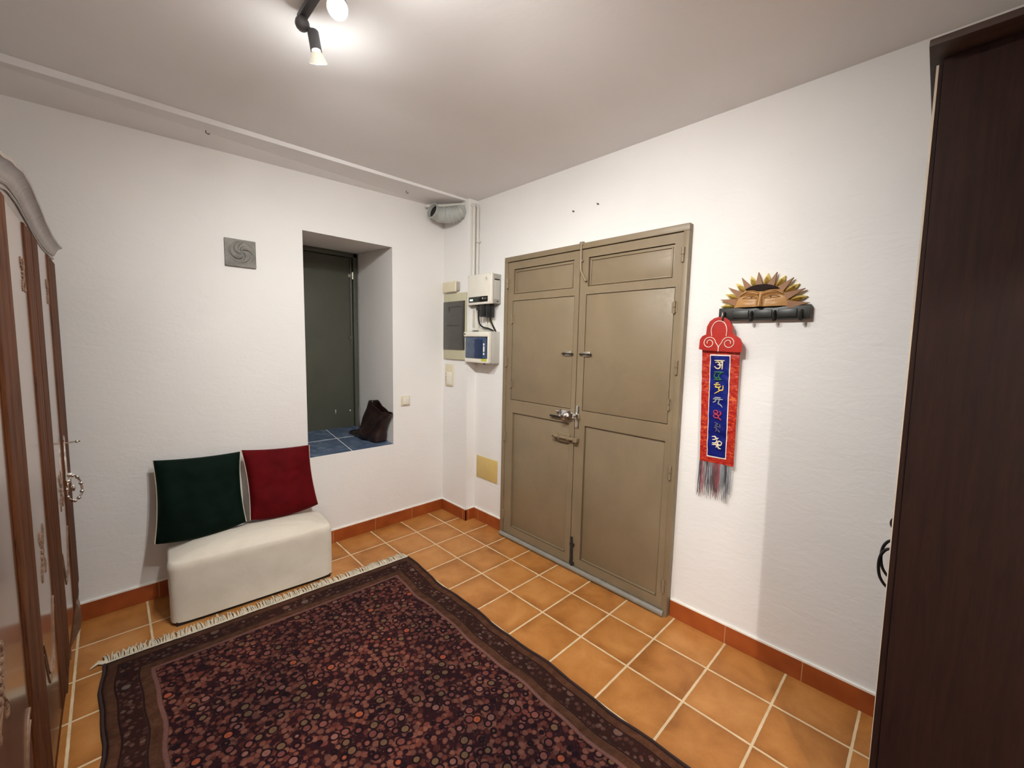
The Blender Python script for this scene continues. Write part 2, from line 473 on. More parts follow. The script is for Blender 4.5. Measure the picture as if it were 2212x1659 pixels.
def smoothpath(pts, n=8, closed=False):
    P = [Vector(p) for p in pts]; out = []; L = len(P)
    for i in range(L if closed else L - 1):
        if closed: a, b, c, d = P[i - 1], P[i], P[(i + 1) % L], P[(i + 2) % L]
        else: a, b, c, d = P[max(i - 1, 0)], P[i], P[i + 1], P[min(i + 2, L - 1)]
        for k in range(n):
            q = k / n
            out.append(.5 * ((2 * b) + (-a + c) * q + (2 * a - 5 * b + 4 * c - d) * q * q + (-a + 3 * b - 3 * c + d) * q ** 3))
    if not closed: out.append(P[-1])
    return out

# ------------------------------------------------------------------ room shell
H = 2.48; XJ, YJ = -.087, -.322
XL, YR = -2.80, -4.0
NX0, NX1, NZ0, NZ1 = -1.1525, -.538, .625, 2.095
m = MB(); m.box((XL - .1, YR - 1.3, -.08), (.1, .08, 0)); m.box((-4.1, -5.3, -.08), (XL - .1, YR, 0))
struct(m.build('floor', 'terracotta_floor'), 'brown terracotta tile floor with pale grout')
m = MB(); m.box((XL - .1, YR - .1, H), (.1, .9, H + .1)); m.box((-4.1, -5.4, H), (.1, YR - .1, H + .1))
struct(m.build('ceiling', 'ceiling_paint'), 'plain off-white painted ceiling')
# left wall (y=0) with the splayed niche
BY = .73; BX0, BX1, BZ1 = -1.18, -.487, 2.15
m = MB()
def q4(a, b, c, d): m.poly([a, b, c, d])
def wq(x0, x1, z0, z1): q4((x0, 0, z0), (x1, 0, z0), (x1, 0, z1), (x0, 0, z1))
wq(XL, NX0, 0, H); wq(NX1, .05, 0, H); wq(NX0, NX1, 0, NZ0); wq(NX0, NX1, NZ1, H)
q4((NX0, 0, NZ0), (NX0, 0, NZ1), (BX0, BY, BZ1), (BX0, BY, NZ0 + .03))
q4((NX1, 0, NZ0), (NX1, 0, NZ1), (BX1, BY, BZ1), (BX1, BY, NZ0 + .03))
q4((NX0, 0, NZ1), (NX1, 0, NZ1), (BX1, BY, BZ1), (BX0, BY, BZ1))
q4((NX0, 0, NZ0), (NX1, 0, NZ0), (BX1, BY, NZ0 + .03), (BX0, BY, NZ0 + .03))
q4((BX0, BY, NZ0), (BX1, BY, NZ0), (BX1, BY, BZ1), (BX0, BY, BZ1))
m.box((XL, .78, 0), (.05, .86, H))
bmesh.ops.remove_doubles(m.bm, verts=m.bm.verts[:], dist=1e-4)
struct(m.build('wall_left', 'wall_plaster'), 'white plaster wall with a deep recessed opening')
m = MB(); m.box((0, YR, 0), (.08, .0, H))
m.hexa([(XJ, YJ, 0), (0, YJ, 0), (0, 0.02, 0), (XJ, 0.02, 0), (XJ, YJ, H), (0, YJ, H), (0, .02, H), (XJ, .02, H)])
struct(m.build('wall_right', 'wall_plaster'), 'white plaster wall holding the double metal door')
m = MB(); m.box((XL - .08, YR, 0), (XL, .0, H)); struct(m.build('wall_wardrobe_side', 'wall_plaster'), 'white wall behind the carved wardrobe')
m = MB()
m.box((XL - .08, YR - .08, 0), (-2.74, YR, H)); m.box((-2.0, YR - .08, 0), (.08, YR, H)); m.box((-2.74, YR - .08, 1.99), (-2.0, YR, H))
struct(m.build('wall_rear', 'wall_plaster'), 'rear wall with the doorway to the hall')
m = MB()
m.box((-4.1, -5.38, 0), (.08, -5.3, H)); m.box((-4.18, -5.38, 0), (-4.1, YR, H)); m.box((-4.18, YR - .0, 0), (XL - .08, YR + .08, H)); m.box((0, -5.3, 0), (.08, YR, H))
struct(m.build('wall_hall', 'wall_plaster'), 'white walls of the hall beyond the doorway')
# dropped strip of ceiling along the left wall
m = MB()
a = [(-2.8, -.238), (.0, -.297)]
zi = lambda x: 2.446 + (x + 2.8) / 2.8 * .020; zo = lambda x: 2.402 + (x + 2.8) / 2.8 * .070
m.hexa([(-2.8, -.238, zi(-2.8)), (.0, -.297, zi(0)), (.0, .0, zo(0)), (-2.8, .0, zo(-2.8)),
        (-2.8, -.238, H + .01), (.0, -.297, H + .01), (.0, .0, H + .01), (-2.8, .0, H + .01)])
struct(m.build('trim_1', 'ceiling_paint'), 'shallow dropped band of ceiling along the left wall')
# glazed sill: four tiles and their joints are one surface
m = MB()
def sillz(y): return NZ0 + .03 * y / BY
xs = [-1.17, -.80 - .0, -.50]
def sp(x, y, dz): return (x, y, sillz(y) + dz)
xe = lambda side, y: (NX0 + (BX0 - NX0) * y / BY + .001) if side == 0 else (NX1 + (BX1 - NX1) * y / BY - .001)
seam = lambda y: -.857 + y * .105
g = .0035
for (ya, yb) in ((.004, .372), (.388, BY - .01)):
    for side in (0, 1):
        if side == 0: A = [(xe(0, ya), ya), (seam(ya) - g, ya), (seam(yb) - g, yb), (xe(0, yb), yb)]
        else: A = [(seam(ya) + g, ya), (xe(1, ya), ya), (xe(1, yb), yb), (seam(yb) + g, yb)]
        m.prism([sp(x, y, .001) for x, y in A], (0, 0, .005))
o = m.build('trim_2', 'blue_tile'); struct(o, 'blue glazed tile sill of the wall opening')
m = MB(); m.prism([sp(xe(0, 0), 0.001, .0005), sp(xe(1, 0), 0.001, .0005), sp(xe(1, BY), BY, .0005), sp(xe(0, BY), BY, .0005)], (0, 0, .0035))
m.build('grout', 'white_paint', o)
# baseboards
def baseboard(name, pts, label):
    m = MB(); c = MB(); th, hh = .010, .088
    for i in range(len(pts) - 1):
        (x0, y0), (x1, y1) = pts[i], pts[i + 1]
        a, b = Vector((x0, y0, 0)), Vector((x1, y1, 0)); d = (b - a).normalized(); n = Vector((d.y, -d.x, 0)) * th
        A = a - d * (th if i and (pts[i][1] - pts[i - 1][1]) else 0) * 0
        m.prism([a, b, b + n, a + n], (0, 0, hh))
        c.prism([a + Vector((0, 0, hh)), b + Vector((0, 0, hh)), b + n * .9 + Vector((0, 0, hh)), a + n * .9 + Vector((0, 0, hh))], (0, 0, .008))
    o = m.build(name, 'terracotta_skirting'); struct(o, label)
    c.build('top_strip', 'white_paint', o)  # thin white strip along the top of the skirting
baseboard('baseboard_left', [(XL + .01, 0), (XJ, 0)], 'dark terracotta skirting tiles along the left wall')
baseboard('baseboard_corner', [(XJ, -.012), (XJ, YJ - .010), ], 'dark terracotta skirting tiles on the corner projection')
baseboard('baseboard_right', [(XJ - .01, YJ), (-.010, YJ), ], 'short dark skirting tile on the side of the corner projection')
baseboard('baseboard_door_side', [(0, YJ - .01), (0, -.676)], 'dark terracotta skirting between corner projection and metal door')
baseboard('baseboard_far_right', [(0, -1.972), (0, YR)], 'dark terracotta skirting right of the metal door')

# ------------------------------------------------------------------ metal door (door_1)
d1 = thing('door_1', 'olive green double metal door with two leaves', None, (0, -1.323, 0)); d1['kind'] = 'structure'
DY0, DY1, DH = -.676, -1.968, 2.008
m = MB()
m.box((-.040, DY0, 0), (0, DY0 - .030, DH - .0335), bevel=.001); m.box((-.040, DY1, 0), (0, DY1 + .028, DH - .0335), bevel=.001)
m.box((-.040, DY0, DH - .033), (0, DY1, DH), bevel=.001)
m.build('door_frame', 'olive_metal', d1, True)
m = MB(); m.box((-.012, DY0 - .03, .02), (-.001, DY1 + .028, DH - .033)); m.build('gap_shade', 'gap_dark', d1)  # dark sheet standing in for the shade inside the leaf gaps
def leaf(y0, y1, lab, top, main, low, mirror):
    # y0 > y1 ; rails proud, cover sheets inside
    m = MB(); xf, xb = -.034, -.010
    zt = DH - .038
    for sec, za, zb in ((low, .03, (low[2] + main[3]) / 2), (main, (low[2] + main[3]) / 2, (main[2] + top[3]) / 2), (top, (main[2] + top[3]) / 2, zt)):
        m.box((xf, y0, za), (xb, sec[0], zb)); m.box((xf, sec[1], za), (xb, y1, zb))
    def rail(za, zb, p, q):
        zm = (za + zb) / 2
        m.box((xf, p[0], za), (xb, p[1], zm)); m.box((xf, q[0], zm), (xb, q[1], zb))
    rail(top[2], zt, top, top); rail(main[2], top[3], main, top); rail(low[2], main[3], low, main); rail(.03, low[3], low, low)
    bmesh.ops.remove_doubles(m.bm, verts=m.bm.verts[:], dist=1e-5)
    L = m.build('door_leaf', 'olive_metal', d1, True)
    g = .0035
    m = MB(); a, b, z1, z0 = top
    m.box((-.024, a - g, z0), (-.012, b + .001, z1 - g), bevel=.001)
    for (u, v) in ((a - .012, b + .012),):
        m.box((-.031, u, z0 + .006), (-.020, v, z0 + .014), bevel=.002); m.box((-.031, u, z1 - .020), (-.020, v, z1 - .012), bevel=.002)
        m.box((-.031, a - .018, z0 + .006), (-.020, a - .010, z1 - .012), bevel=.002); m.box((-.031, b + .010, z0 + .006), (-.020, b + .018, z1 - .012), bevel=.002)
    m.build('top_panel', 'olive_metal', L, True)
    m = MB(); a, b, z1, z0 = main
    m.box((-.032, a - g, z0 + g), (-.014, b + g, z1 - g), bevel=.0015); m.build('shutter_panel', 'olive_metal', L, True)
    m = MB(); a, b, z1, z0 = low
    m.box((-.022, a - g, z0), (-.012, b + .001, z1 - g), bevel=.001)
    m.box((-.031, a - .010, z0 + .004), (-.018, b + .010, z0 + .012), bevel=.002)
    m.build('lower_panel', 'olive_metal', L, True)
    return L
L1 = leaf(-.709, -1.3235, 0, (-.765, -1.280, 1.922, 1.752), (-.757, -1.291, 1.709, 1.018), (-.780, -1.283, .929, .086), 0)
L2 = leaf(-1.3290, -1.940, 0, (-1.385, -1.898, 1.923, 1.755), (-1.376, -1.912, 1.711, 1.019), (-1.400, -1.905, .931, .083), 1)
def hinge(y, z, par, h=.07, r=.008, x=-.042):
    m = MB(); m.tube([(x, y, z - h / 2), (x, y, z)], r, 10); m.tube([(x, y, z + .002), (x, y, z + h / 2)], r * 1.12, 10)
    m.box((x + .003, y + .014, z - h * .4), (x + .007, y - .014, z + h * .4)); m.build('hinge', 'olive_metal', par, True)
for z in (1.829, 1.285, .748, .165): hinge(-.7085, z, d1)
for z in (1.861, 1.312, .774, .165): hinge(-1.9435, z, d1)
for z in (1.58, 1.13): hinge(-.755, z, L1, .06, .0055, -.039)
for z in (1.61, 1.122): hinge(-1.914, z, L2, .06, .0065, -.040)
# long bolt at the head of the meeting stiles
m = MB(); m.tube(smoothpath([(-.042, -1.334, 2.015), (-.044, -1.336, 1.93), (-.046, -1.340, 1.855), (-.050, -1.362, 1.815), (-.050, -1.382, 1.785)], 6), .0065, 8)
m.box((-.046, -1.322, 1.995), (-.030, -1.350, 2.016), bevel=.002); m.box((-.046, -1.326, 1.90), (-.034, -1.350, 1.912), bevel=.002)
m.build('head_bolt', 'olive_metal', L2, True)
# two small shutter latches
def latch(yc, par, sgn):
    m = MB(); m.box((-.040, yc - .026, 1.345), (-.032, yc + .026, 1.376), bevel=.002)
    m.box((-.048, yc - .020, 1.352), (-.038, yc + .006, 1.369), bevel=.003); b = m.build('shutter_latch', 'worn_steel', par, True)
    m = MB(); m.tube([(-.046, yc - .040 * sgn * -1 - (0), 1.360), (-.046, yc + .045 * -sgn, 1.360)], .0045, 8)
    m.ball((-.054, yc + .02 * sgn, 1.360), .006); m.build('latch_pin', 'iron_black', b, True) if False else m.build('latch_rod', 'gap_dark', par, True)
latch(-1.258, L1, 1); latch(-1.396, L2, -1)
# chrome lock case with sliding bolt and keep
m = MB(); m.box((-.056, -1.215, .955), (-.032, -1.312, 1.012), bevel=.006); m.lathe([(.022, 0), (.022, .02), (.012, .026), (.012, .04)], (-.056, -1.272, .975), (-1, 0, 0), 18)
m.tube([(-.050, -1.190, .998), (-.050, -1.33, .998)], .006, 8)
lk = m.build('rim_lock', 'chrome', L1, True)
m = MB(); m.tube([(-.052, -1.142, .962), (-.052, -1.31, .962)], .006, 8); m.build('lock_bar', 'iron_black', L1, True)
m = MB(); m.box((-.042, -1.335, .912), (-.034, -1.362, 1.048), bevel=.002); m.box((-.060, -1.322, .968), (-.038, -1.368, .998), bevel=.004); m.build('lock_keep', 'chrome', L2, True)
m = MB(); m.tube([(-.052, -1.165, .836), (-.052, -1.345, .836)], .0095, 10); m.box((-.044, -1.20, .808), (-.032, -1.30, .864), bevel=.003); m.box((-.062, -1.215, .826), (-.034, -1.228, .848), bevel=.002)
m.box((-.062, -1.285, .826), (-.034, -1.298, .848), bevel=.002); m.tube([(-.052, -1.18, .836), (-.075, -1.18, .842)], .005, 8)
m.build('slide_bolt', 'olive_metal', L1, True)
m = MB(); m.box((-.066, -1.336, .822), (-.034, -1.366, .851), bevel=.004); m.build('bolt_keep', 'olive_metal', L2, True)
m = MB(); m.tube([(-.044, -1.340, .215), (-.044, -1.348, .03)], .008, 8); m.box((-.046, -1.330, .04), (-.034, -1.362, .055), bevel=.002); m.box((-.046, -1.328, .16), (-.034, -1.360, .175), bevel=.002)
m.build('floor_bolt', 'gap_dark', L2, True)
m = MB(); m.tube([(-.048, -.690, .018), (-.048, -1.955, .018)], .016, 14); m.build('draught_roll', 'rubber_grey', d1, True)

# ------------------------------------------------------------------ grey shutter closing the wall opening (window_1)
w1_ = thing('window_1', 'dark grey green metal shutter closing the wall opening', None, (-.8, .70, .65)); w1_['kind'] = 'structure'
m = MB(); m.box((-1.178, .700, .655), (-.540, .722, 2.105), bevel=.002); m.build('shutter_leaf', 'shutter_metal', w1_, True)
m = MB(); m.box((-.535, .680, .655), (-.500, .722, 2.14), bevel=.002); m.box((-1.178, .680, 2.110), (-.500, .722, 2.145), bevel=.002); m.build('shutter_frame', 'shutter_metal', w1_, True)
m = MB(); m.tube([(-.538, .690, 1.99), (-.538, .690, 1.93)], .009, 10); m.box((-.545, .692, 1.97), (-.575, .700, 1.945)); m.build('hinge', 'worn_steel', w1_, True)
m = MB(); m.tube([(-.552, .694, 2.08), (-.552, .694, 1.36)], .006, 8); m.box((-.545, .688, 1.45), (-.575, .700, 1.42)); m.build('bolt_rod', 'shutter_metal', w1_, True)
m = MB(); m.ball((-.575, .696, .80), (.008, .006, .010)); m.ball((-.70, .697, .80), (.007, .004, .022)); m.build('rivet', 'worn_steel', w1_, True)

# ------------------------------------------------------------------ rug
def wob_r(t): return .007 * math.sin(t * 11 + .5) + .003 * math.sin(t * 27)
def wob_l(t): return .006 * math.sin(t * 12 + 2.2) + .003 * math.sin(t * 27)
def rugP(s, t, z):
    k = s / RW
    xl = -2.152 + wob_l(t); xr = -.724 - .018 * min(1, t / .4) + wob_r(t) * min(1, t / .15)
    return Vector((xl + (xr - xl) * k, -(.468 + .066 * k) - t, z + .002 * noise.noise(Vector((s * 4, t * 4, 0)))))
rug = thing('rug', 'dark red and brown patterned oriental rug on the tiled floor', 'rug', (-1.44, -1.6, 0))
bm = bmesh.new(); uvl = bm.loops.layers.uv.new('rug'); nu, nv = 60, 100
VV = [[bm.verts.new(rugP(RW * i / nu, RL * j / nv, .008)) for i in range(nu + 1)] for j in range(nv + 1)]
uvd = {VV[j][i]: (RW * i / nu, RL * j / nv) for j in range(nv + 1) for i in range(nu + 1)}
for j in range(nv):
    for i in range(nu):
        f = bm.faces.new([VV[j][i], VV[j + 1][i], VV[j + 1][i + 1], VV[j][i + 1]])
per = [(i, 0) for i in range(nu + 1)] + [(nu, j) for j in range(1, nv + 1)] + [(i, nv) for i in range(nu - 1, -1, -1)] + [(0, j) for j in range(nv - 1, 0, -1)]
low = []
for (i, j) in per:
    v = VV[j][i]; w_ = bm.verts.new((v.co.x, v.co.y, .0008)); uvd[w_] = uvd[v]; low.append(w_)
for k in range(len(per)):
    a, b = per[k], per[(k + 1) % len(per)]
    bm.faces.new([VV[a[1]][a[0]], VV[b[1]][b[0]], low[(k + 1) % len(per)], low[k]])
for f in bm.faces:
    for l in f.loops: l[uvl].uv = uvd[l.vert]
mb = MB(); mb.bm.free(); mb.bm = bm
po = mb.build('pile', 'persian_rug', rug, 'all')
for e_ in (0, RW):
    m = MB(); m.tube([rugP(e_, t / 40 * RL, .006) for t in range(41)], .0055, 6); m.build('selvedge', 'rug_edge', rug, True)
m = MB()
m.prism([rugP(0, -.012, .002), rugP(RW, -.012, .002), rugP(RW, .002, .002), rugP(0, .002, .002)], (0, 0, .006))
for k in range(270):
    s_ = RW * (k + random.random() * .6) / 270; p = rugP(s_, -.008, .006)
    L_ = .052 + random.random() * .026; sw = random.uniform(-.014, .014)
    m.tube([p, p + Vector((sw * .4, L_ * .5, .004 + random.random() * .003)), p + Vector((sw, L_, -.003))], [.0028, .0030, .0018], 5)
for k in range(6):
    p = rugP(.004 * k, -.005, .006); m.tube([p, p + Vector((-.02 - .004 * k, .012 + .004 * k, .004)), p + Vector((-.045, .004 + .006 * k, -.002))], [.003, .003, .002], 5)
fr = m.build('fringe', 'fringe_wool', rug, True); fr['kind'] = 'stuff'

# ------------------------------------------------------------------ upholstered bench
BA = math.atan2(-.070, .76)
bench = thing('bench', 'cream suede ottoman bench under the two cushions', 'bench', (-1.53, -.26, 0))
def bw_(x, y, z):   # bench local -> world
    c, s_ = math.cos(BA * .75), math.sin(BA * .75)
    return Vector((-1.528 + x * c - y * s_, -.247 + x * s_ + y * c, z))
m = MB(); hw, hd = .381, .158
def superq(a, n): 
    return math.copysign(abs(a) ** (2 / n), a)
NU, NVv = 96, 30
def benchf(u, v):
    th = 2 * PI * u; n = 9
    cx, cy = superq(math.cos(th), n), superq(math.sin(th), n)
    if v < .55:
        z = .018 + (v / .55) * .262; k = 1 - .012 * (1 - v / .55)
        rr_ = 1
    else:
        q = (v - .55) / .45; a = q * PI / 2
        if q < .5:
            a = q / .5 * PI / 2; rr_ = 1 - .10 * (1 - math.cos(a)); z = .280 + .038 * math.sin(a)
        else:
            f = (q - .5) / .5; rr_ = .90 * (1 - f); z = .318
        k = 1
    px, py = cx * rr_ * k, cy * rr_ * k
    if v >= .55:
        if q >= .5: z += .042 * (1 - max(abs(px) ** 3.0, 0)) * (1 - abs(py) ** 2.4) * min(1, (q - .5) / .12) ** .5
    # keep rounding equal in both directions
    X = cx * (hw - (1 - rr_) * (hd if rr_ >= .9 else hd)) if rr_ >= .9 else px / .9 * (hw - .1 * hd)
    Y = py * hd
    X += .004 * noise.noise(Vector((px * 3, py * 3, z * 9))); 
    return bw_(X, Y + .003 * noise.noise(Vector((px * 4, 5, z * 8))), z + .004 * noise.noise(Vector((px * 5, py * 4, 3))) * (v > .6))
m.grid(benchf, NU, NVv, True)
bmesh.ops.remove_doubles(m.bm, verts=m.bm.verts[:], dist=1e-4)
m.build('upholstery', 'suede_cream', bench, 'all')
m = MB(); P = [bw_(x, y, .0) for x, y in ((-hw + .022, -hd + .014), (hw - .022, -hd + .014), (hw - .022, hd - .014), (-hw + .022, hd - .014))]; m.prism(P, (0, 0, .022)); m.build('base', 'black_matte', bench)

# ------------------------------------------------------------------ cushions
def cushion(name, label, mat, P00, P10, P11, P01, thick, seed, pipe=True, sag=.02):
    # P00 bottom-left, P10 bottom-right, P11 top-right, P01 top-left
    P00, P10, P11, P01 = map(Vector, (P00, P10, P11, P01))
    cen = (P00 + P10 + P11 + P01) / 4; nrm = (P10 - P00).cross(P01 - P00).normalized()
    bot = (P00 + P10) / 2
    t_ = thing(name, label, 'cushion', (bot.x, bot.y, bot.z), 'velvet cushions on the bench')
    def pt(u, v, side):
        a, b = 2 * u - 1, 2 * v - 1
        # concave edges
        uu_ = u + (-.035) * (1 - b * b) * (a ** 3) ; vv_ = v + (-.022 if b > 0 else .055) * (1 - a * a) * (b ** 3)
        p = P00 * (1 - uu_) * (1 - vv_) + P10 * uu_ * (1 - vv_) + P11 * uu_ * vv_ + P01 * (1 - uu_) * vv_
        h = thick * ((1 - a ** 4) * (1 - b ** 4)) ** .55
        w_ = noise.noise(Vector((a * 2.2 + seed, b * 2.2, seed))) * .012 * (1 - a * a) ** .3 * (1 - b * b) ** .3
        w_ += noise.noise(Vector((a * 5 + seed, b * 5, seed * 2))) * .005 * (1 - a ** 6) * (1 - b ** 6)
        return p + nrm * side * max(0, (h + w_ * (1 if h > .01 else 0)))
    m = MB(); n = 34
    A = m.grid(lambda u, v: pt(u, v, 1), n, n); B = m.grid(lambda u, v: pt(u, v, -1), n, n)
    bmesh.ops.remove_doubles(m.bm, verts=m.bm.verts[:], dist=2e-4)
    m.build('cover', mat, t_, 'all')
    if pipe:
        for q in (0, 1):
            m = MB(); m.tube([pt(q, k / 30, 0) for k in range(31)], .0024, 6); m.build('piping', 'cream_piping', t_, True)
    return t_
cushion('cushion', 'dark green velvet cushion leaning on the wall, left on the bench', 'green_velvet',
        (-1.948, -.180, .370), (-1.554, -.195, .378), (-1.544, -.062, .755), (-1.931, -.062, .772), .056, 1.3)
cushion('cushion', 'deep red velvet cushion leaning on the wall, right on the bench', 'red_velvet',
        (-1.535, -.195, .380), (-1.163, -.195, .378), (-1.166, -.062, .735), (-1.540, -.062, .762), .056, 4.1)

# ------------------------------------------------------------------ relief plaque, switch
pq = thing('wall_plaque', 'small square grey stone plaque carved with a swirl', 'plaque', (-1.4935, 0, 1.817))
m = MB(); m.box((-1.568, -.016, 1.819), (-1.415, 0, 1.972), bevel=.003); m.build('slab', 'slate_relief', pq, True)
m = MB(); c0 = Vector((-1.487, -.016, 1.900))
for k in range(4):
    a0 = k * PI / 2 + .3; pts = []; rs = []
    for i in range(14):
        q = i / 13; a = a0 - q * 2.0; r = .004 + .052 * q ** .75
        pts.append(c0 + Vector((math.cos(a) * r, -.001, math.sin(a) * r))); rs.append(.0035 + .010 * math.sin(PI * min(1, q * 1.05)) ** .8)
    m.tube(pts, rs, 8)
ring_ = [c0 + Vector((math.cos(a) * .062, .001, math.sin(a) * .062)) for a in [2 * PI * k / 40 for k in range(40)]]
m.tube(ring_, .0035, 6, closed=True); m.build('swirl_relief', 'slate_relief', pq, True)

sw = thing('light_switch', 'white square light switch right of the wall opening', 'switch', (-.437, 0, .905))
m = MB(); m.box((-.474, -.010, .918), (-.400, 0, .994), bevel=.003); m.build('switch_plate', 'beige_plastic', sw, True)
m = MB(); m.box((-.464, -.020, .928), (-.410, -.008, .984), bevel=.004); m.build('rocker', 'white_plastic', sw, True)

# ------------------------------------------------------------------ handbag in the opening
bag = thing('handbag', 'slouching dark brown leather bag on the blue sill', 'bag', (-.6, .3, .64))
def bagf(u, v):
    th = 2 * PI * u; z0 = .640
    zz = z0 + .285 * v
    bk = .415 - .085 * v + .15 * math.exp(-(v / .13) ** 2); fr_ = .085 - .115 * v + .02 * math.sin(PI * v)
    cy = (bk + fr_) / 2; L_ = (bk - fr_) / 2
    cx = -.596 + .030 * v; Tk = .078 * (1 - .55 * v) + .020 * math.exp(-((v - .12) / .12) ** 2)
    n = 3.0
    X = superq(math.cos(th), n) * Tk; Y = superq(math.sin(th), n) * L_
    p = Vector((cx + X, cy + Y, zz))
    k = noise.noise(Vector((p.x * 14, p.y * 9, p.z * 9))) * .016 + noise.noise(Vector((p.x * 30, p.y * 22, p.z * 18))) * .007
    fold = .012 * math.sin(7 * v + 4 * math.sin(th)) + .008 * math.sin(p.y * 55 + v * 5)
    p += Vector((math.cos(th), math.sin(th) * .25, 0)) * (k + fold * .5)
    q = (p.y - fr_) / (bk - fr_)            # rim slopes down toward the room, with two soft steps
    rim = -.045 * (1 - min(1, max(0, q))) + .014 * math.tanh((q - .62) * 14) + .006 * math.sin(q * 17)
    p.z += v ** 3 * rim
    mx = NX1 + (BX1 - NX1) * max(0, p.y) / BY - .006
    p.x = min(p.x, mx); p.z = max(p.z, sillz(max(p.y, 0)) + .008); p.y = max(p.y, .0 if v < .5 else -.03)
    return p
m = MB(); Vb = m.grid(bagf, 64, 40, True); m._f(Vb[0][::-1])
def inner(u, v):
    p = bagf(u, 1 - v * .25); c = Vector((-.565, .16, p.z)); return c + (p - c) * (.90 - .1 * v)
Vi = m.grid(inner, 64, 6, True)
for i in range(64): m._f([Vb[-1][i], Vb[-1][(i + 1) % 64], Vi[0][(i + 1) % 64], Vi[0][i]])
m._f(Vi[-1])
m.build('bag_body', 'bag_leather', bag, 'all')
m = MB(); pts = smoothpath([(-.655, .330, .885), (-.672, .30, .80), (-.690, .25, .725), (-.700, .19, .690), (-.695, .13, .705), (-.670, .07, .76), (-.640, .03, .84)], 8)
m.tube(pts, [.005] * len(pts), 8); m.build('shoulder_strap', 'bag_leather', bag, True)

# ------------------------------------------------------------------ duct and conduits in the corner
dc = thing('flexible_duct', 'open-ended grey ribbed hose under the ceiling corner', 'duct', (XJ, -.24, 2.39))
path = smoothpath([(XJ + .001, -.240, 2.415), (-.118, -.246, 2.385), (-.168, -.196, 2.366), (-.212, -.126, 2.374), (-.266, -.124, 2.386)], 14)
m = MB(); n = len(path); rs = []
for i in range(n):
    q = i / (n - 1); r = .034 + .023 * math.sin(min(1, q * 2.2) * PI / 2)
    if q > .80: r = .051 
    rs.append(r + (.0045 * math.sin(i * PI / 2) if q < .56 else 0))
m.tube(path, rs, 28, cap=False)
m.build('ribbed_hose', 'duct_grey', dc, 'all')
m = MB(); e = path[-1]; ed_ = (path[-1] - path[-3]).normalized()
m.lathe([(.052, 0), (.058, .004), (.058, .014), (.050, .014), (.046, .0), (.046, -.03), (.044, -.10)], e, ed_, 28, False)
m.build('hose_collar', 'duct_grey', dc, True)
m = MB(); m.lathe([(.0455, 0), (.0455, .003)], e - ed_ * .012, ed_, 24); m.build('hose_shade', 'black_matte', dc)  # black disc painted in for the shade inside the open hose
def conduit(label, pts, r):
    m = MB(); o = m.tube(smoothpath(pts, 7), r, 12).build('conduit_pipe', 'conduit_grey', None, True, org=pts[-1]); tag(o, label, 'pipe', 'conduit pipes above the inverter'); return o
conduit('pale grey conduit pipe, left of the pair above the inverter',
        [(-.285, -.046, 2.436), (-.20, -.130, 2.440), (-.105, -.247, 2.446), (-.065, -.300, 2.444), (-.054, -.337, 2.428), (-.052, -.340, 2.38), (-.052, -.340, 2.1), (-.052, -.340, 1.912)], .0125)
conduit('pale grey conduit pipe, right of the pair above the inverter',
        [(-.270, -.015, 2.446), (-.17, -.110, 2.452), (-.06, -.255, 2.456), (-.026, -.306, 2.452), (-.016, -.339, 2.432), (-.0155, -.342, 2.38), (-.0155, -.342, 2.1), (-.0155, -.342, 1.912)], .0125)
m = MB(); m.box((-.032, -.325, 2.165), (-.001, -.362, 2.178), bevel=.002); m.tube([(-.02, -.366, 2.171), (-.004, -.366, 2.171)], .005, 8)
cl = m.build('pipe_clip', 'conduit_grey', None, True, org=(-.01, -.36, 2.17)); tag(cl, 'small grey clip fixing the right conduit pipe to the wall', 'clip')

# ------------------------------------------------------------------ electrical boxes
jb = thing('junction_box', 'small cream plastic box above the fuse board', 'box', (XJ, -.13, 1.80))
m = MB(); m.box((XJ - .030, -.030, 1.806), (XJ, -.205, 1.888), bevel=.007, seg=3); m.build('cover', 'beige_plastic', jb, True)
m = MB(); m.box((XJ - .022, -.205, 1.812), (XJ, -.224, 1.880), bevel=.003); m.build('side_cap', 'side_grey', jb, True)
fb = thing('fuse_board', 'khaki wall fuse board with dark smoked door, left of the inverter', 'fuse board', (XJ, -.17, 1.28))
m = MB(); m.box((XJ - .018, -.030, 1.28), (XJ, -.318, 1.795), bevel=.005); m.build('frame', 'khaki_plastic', fb, True)
m = MB(); m.box((XJ - .026, -.038, 1.356), (XJ - .016, -.312, 1.732), bevel=.003); dd_ = m.build('smoked_door', 'smoke_window', fb, True)
for a_, b_ in (((XJ - .0275, -.135, 1.685), (XJ - .025, -.27, 1.692)), ((XJ - .0275, -.085, 1.542), (XJ - .025, -.25, 1.549)), ((XJ - .0275, -.11, 1.66), (XJ - .025, -.125, 1.69))):
    m = MB(); m.box(a_, b_); m.build('breaker_row', 'smoke_mark', dd_)

inv = thing('inverter', 'white solar inverter box with black display strip', 'inverter', (0, -.47, 1.68))
m = MB(); m.box((-.100, -.335, 1.694), (-.075, -.604, 1.912), bevel=.006, seg=3); m.build('front_cover', 'white_plastic', inv, True)
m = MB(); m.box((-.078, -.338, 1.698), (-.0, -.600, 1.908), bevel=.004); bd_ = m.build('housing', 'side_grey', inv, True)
m = MB(); m.box((-.068, -.598, 1.725), (-.018, -.604, 1.862), bevel=.002); m.build('side_vent', 'grey_plastic', bd_, True)
for a_, b_ in (((-.066, -.600, 1.866), (-.020, -.6045, 1.872)), ((-.040, -.600, 1.712), (-.028, -.6045, 1.717))):
    m = MB(); m.box(a_, b_); m.build('vent_slot', 'gap_dark', bd_)
m = MB(); m.box((-.1025, -.352, 1.711), (-.098, -.568, 1.751), bevel=.001); dp = m.build('display_strip', 'display_black', inv, True)
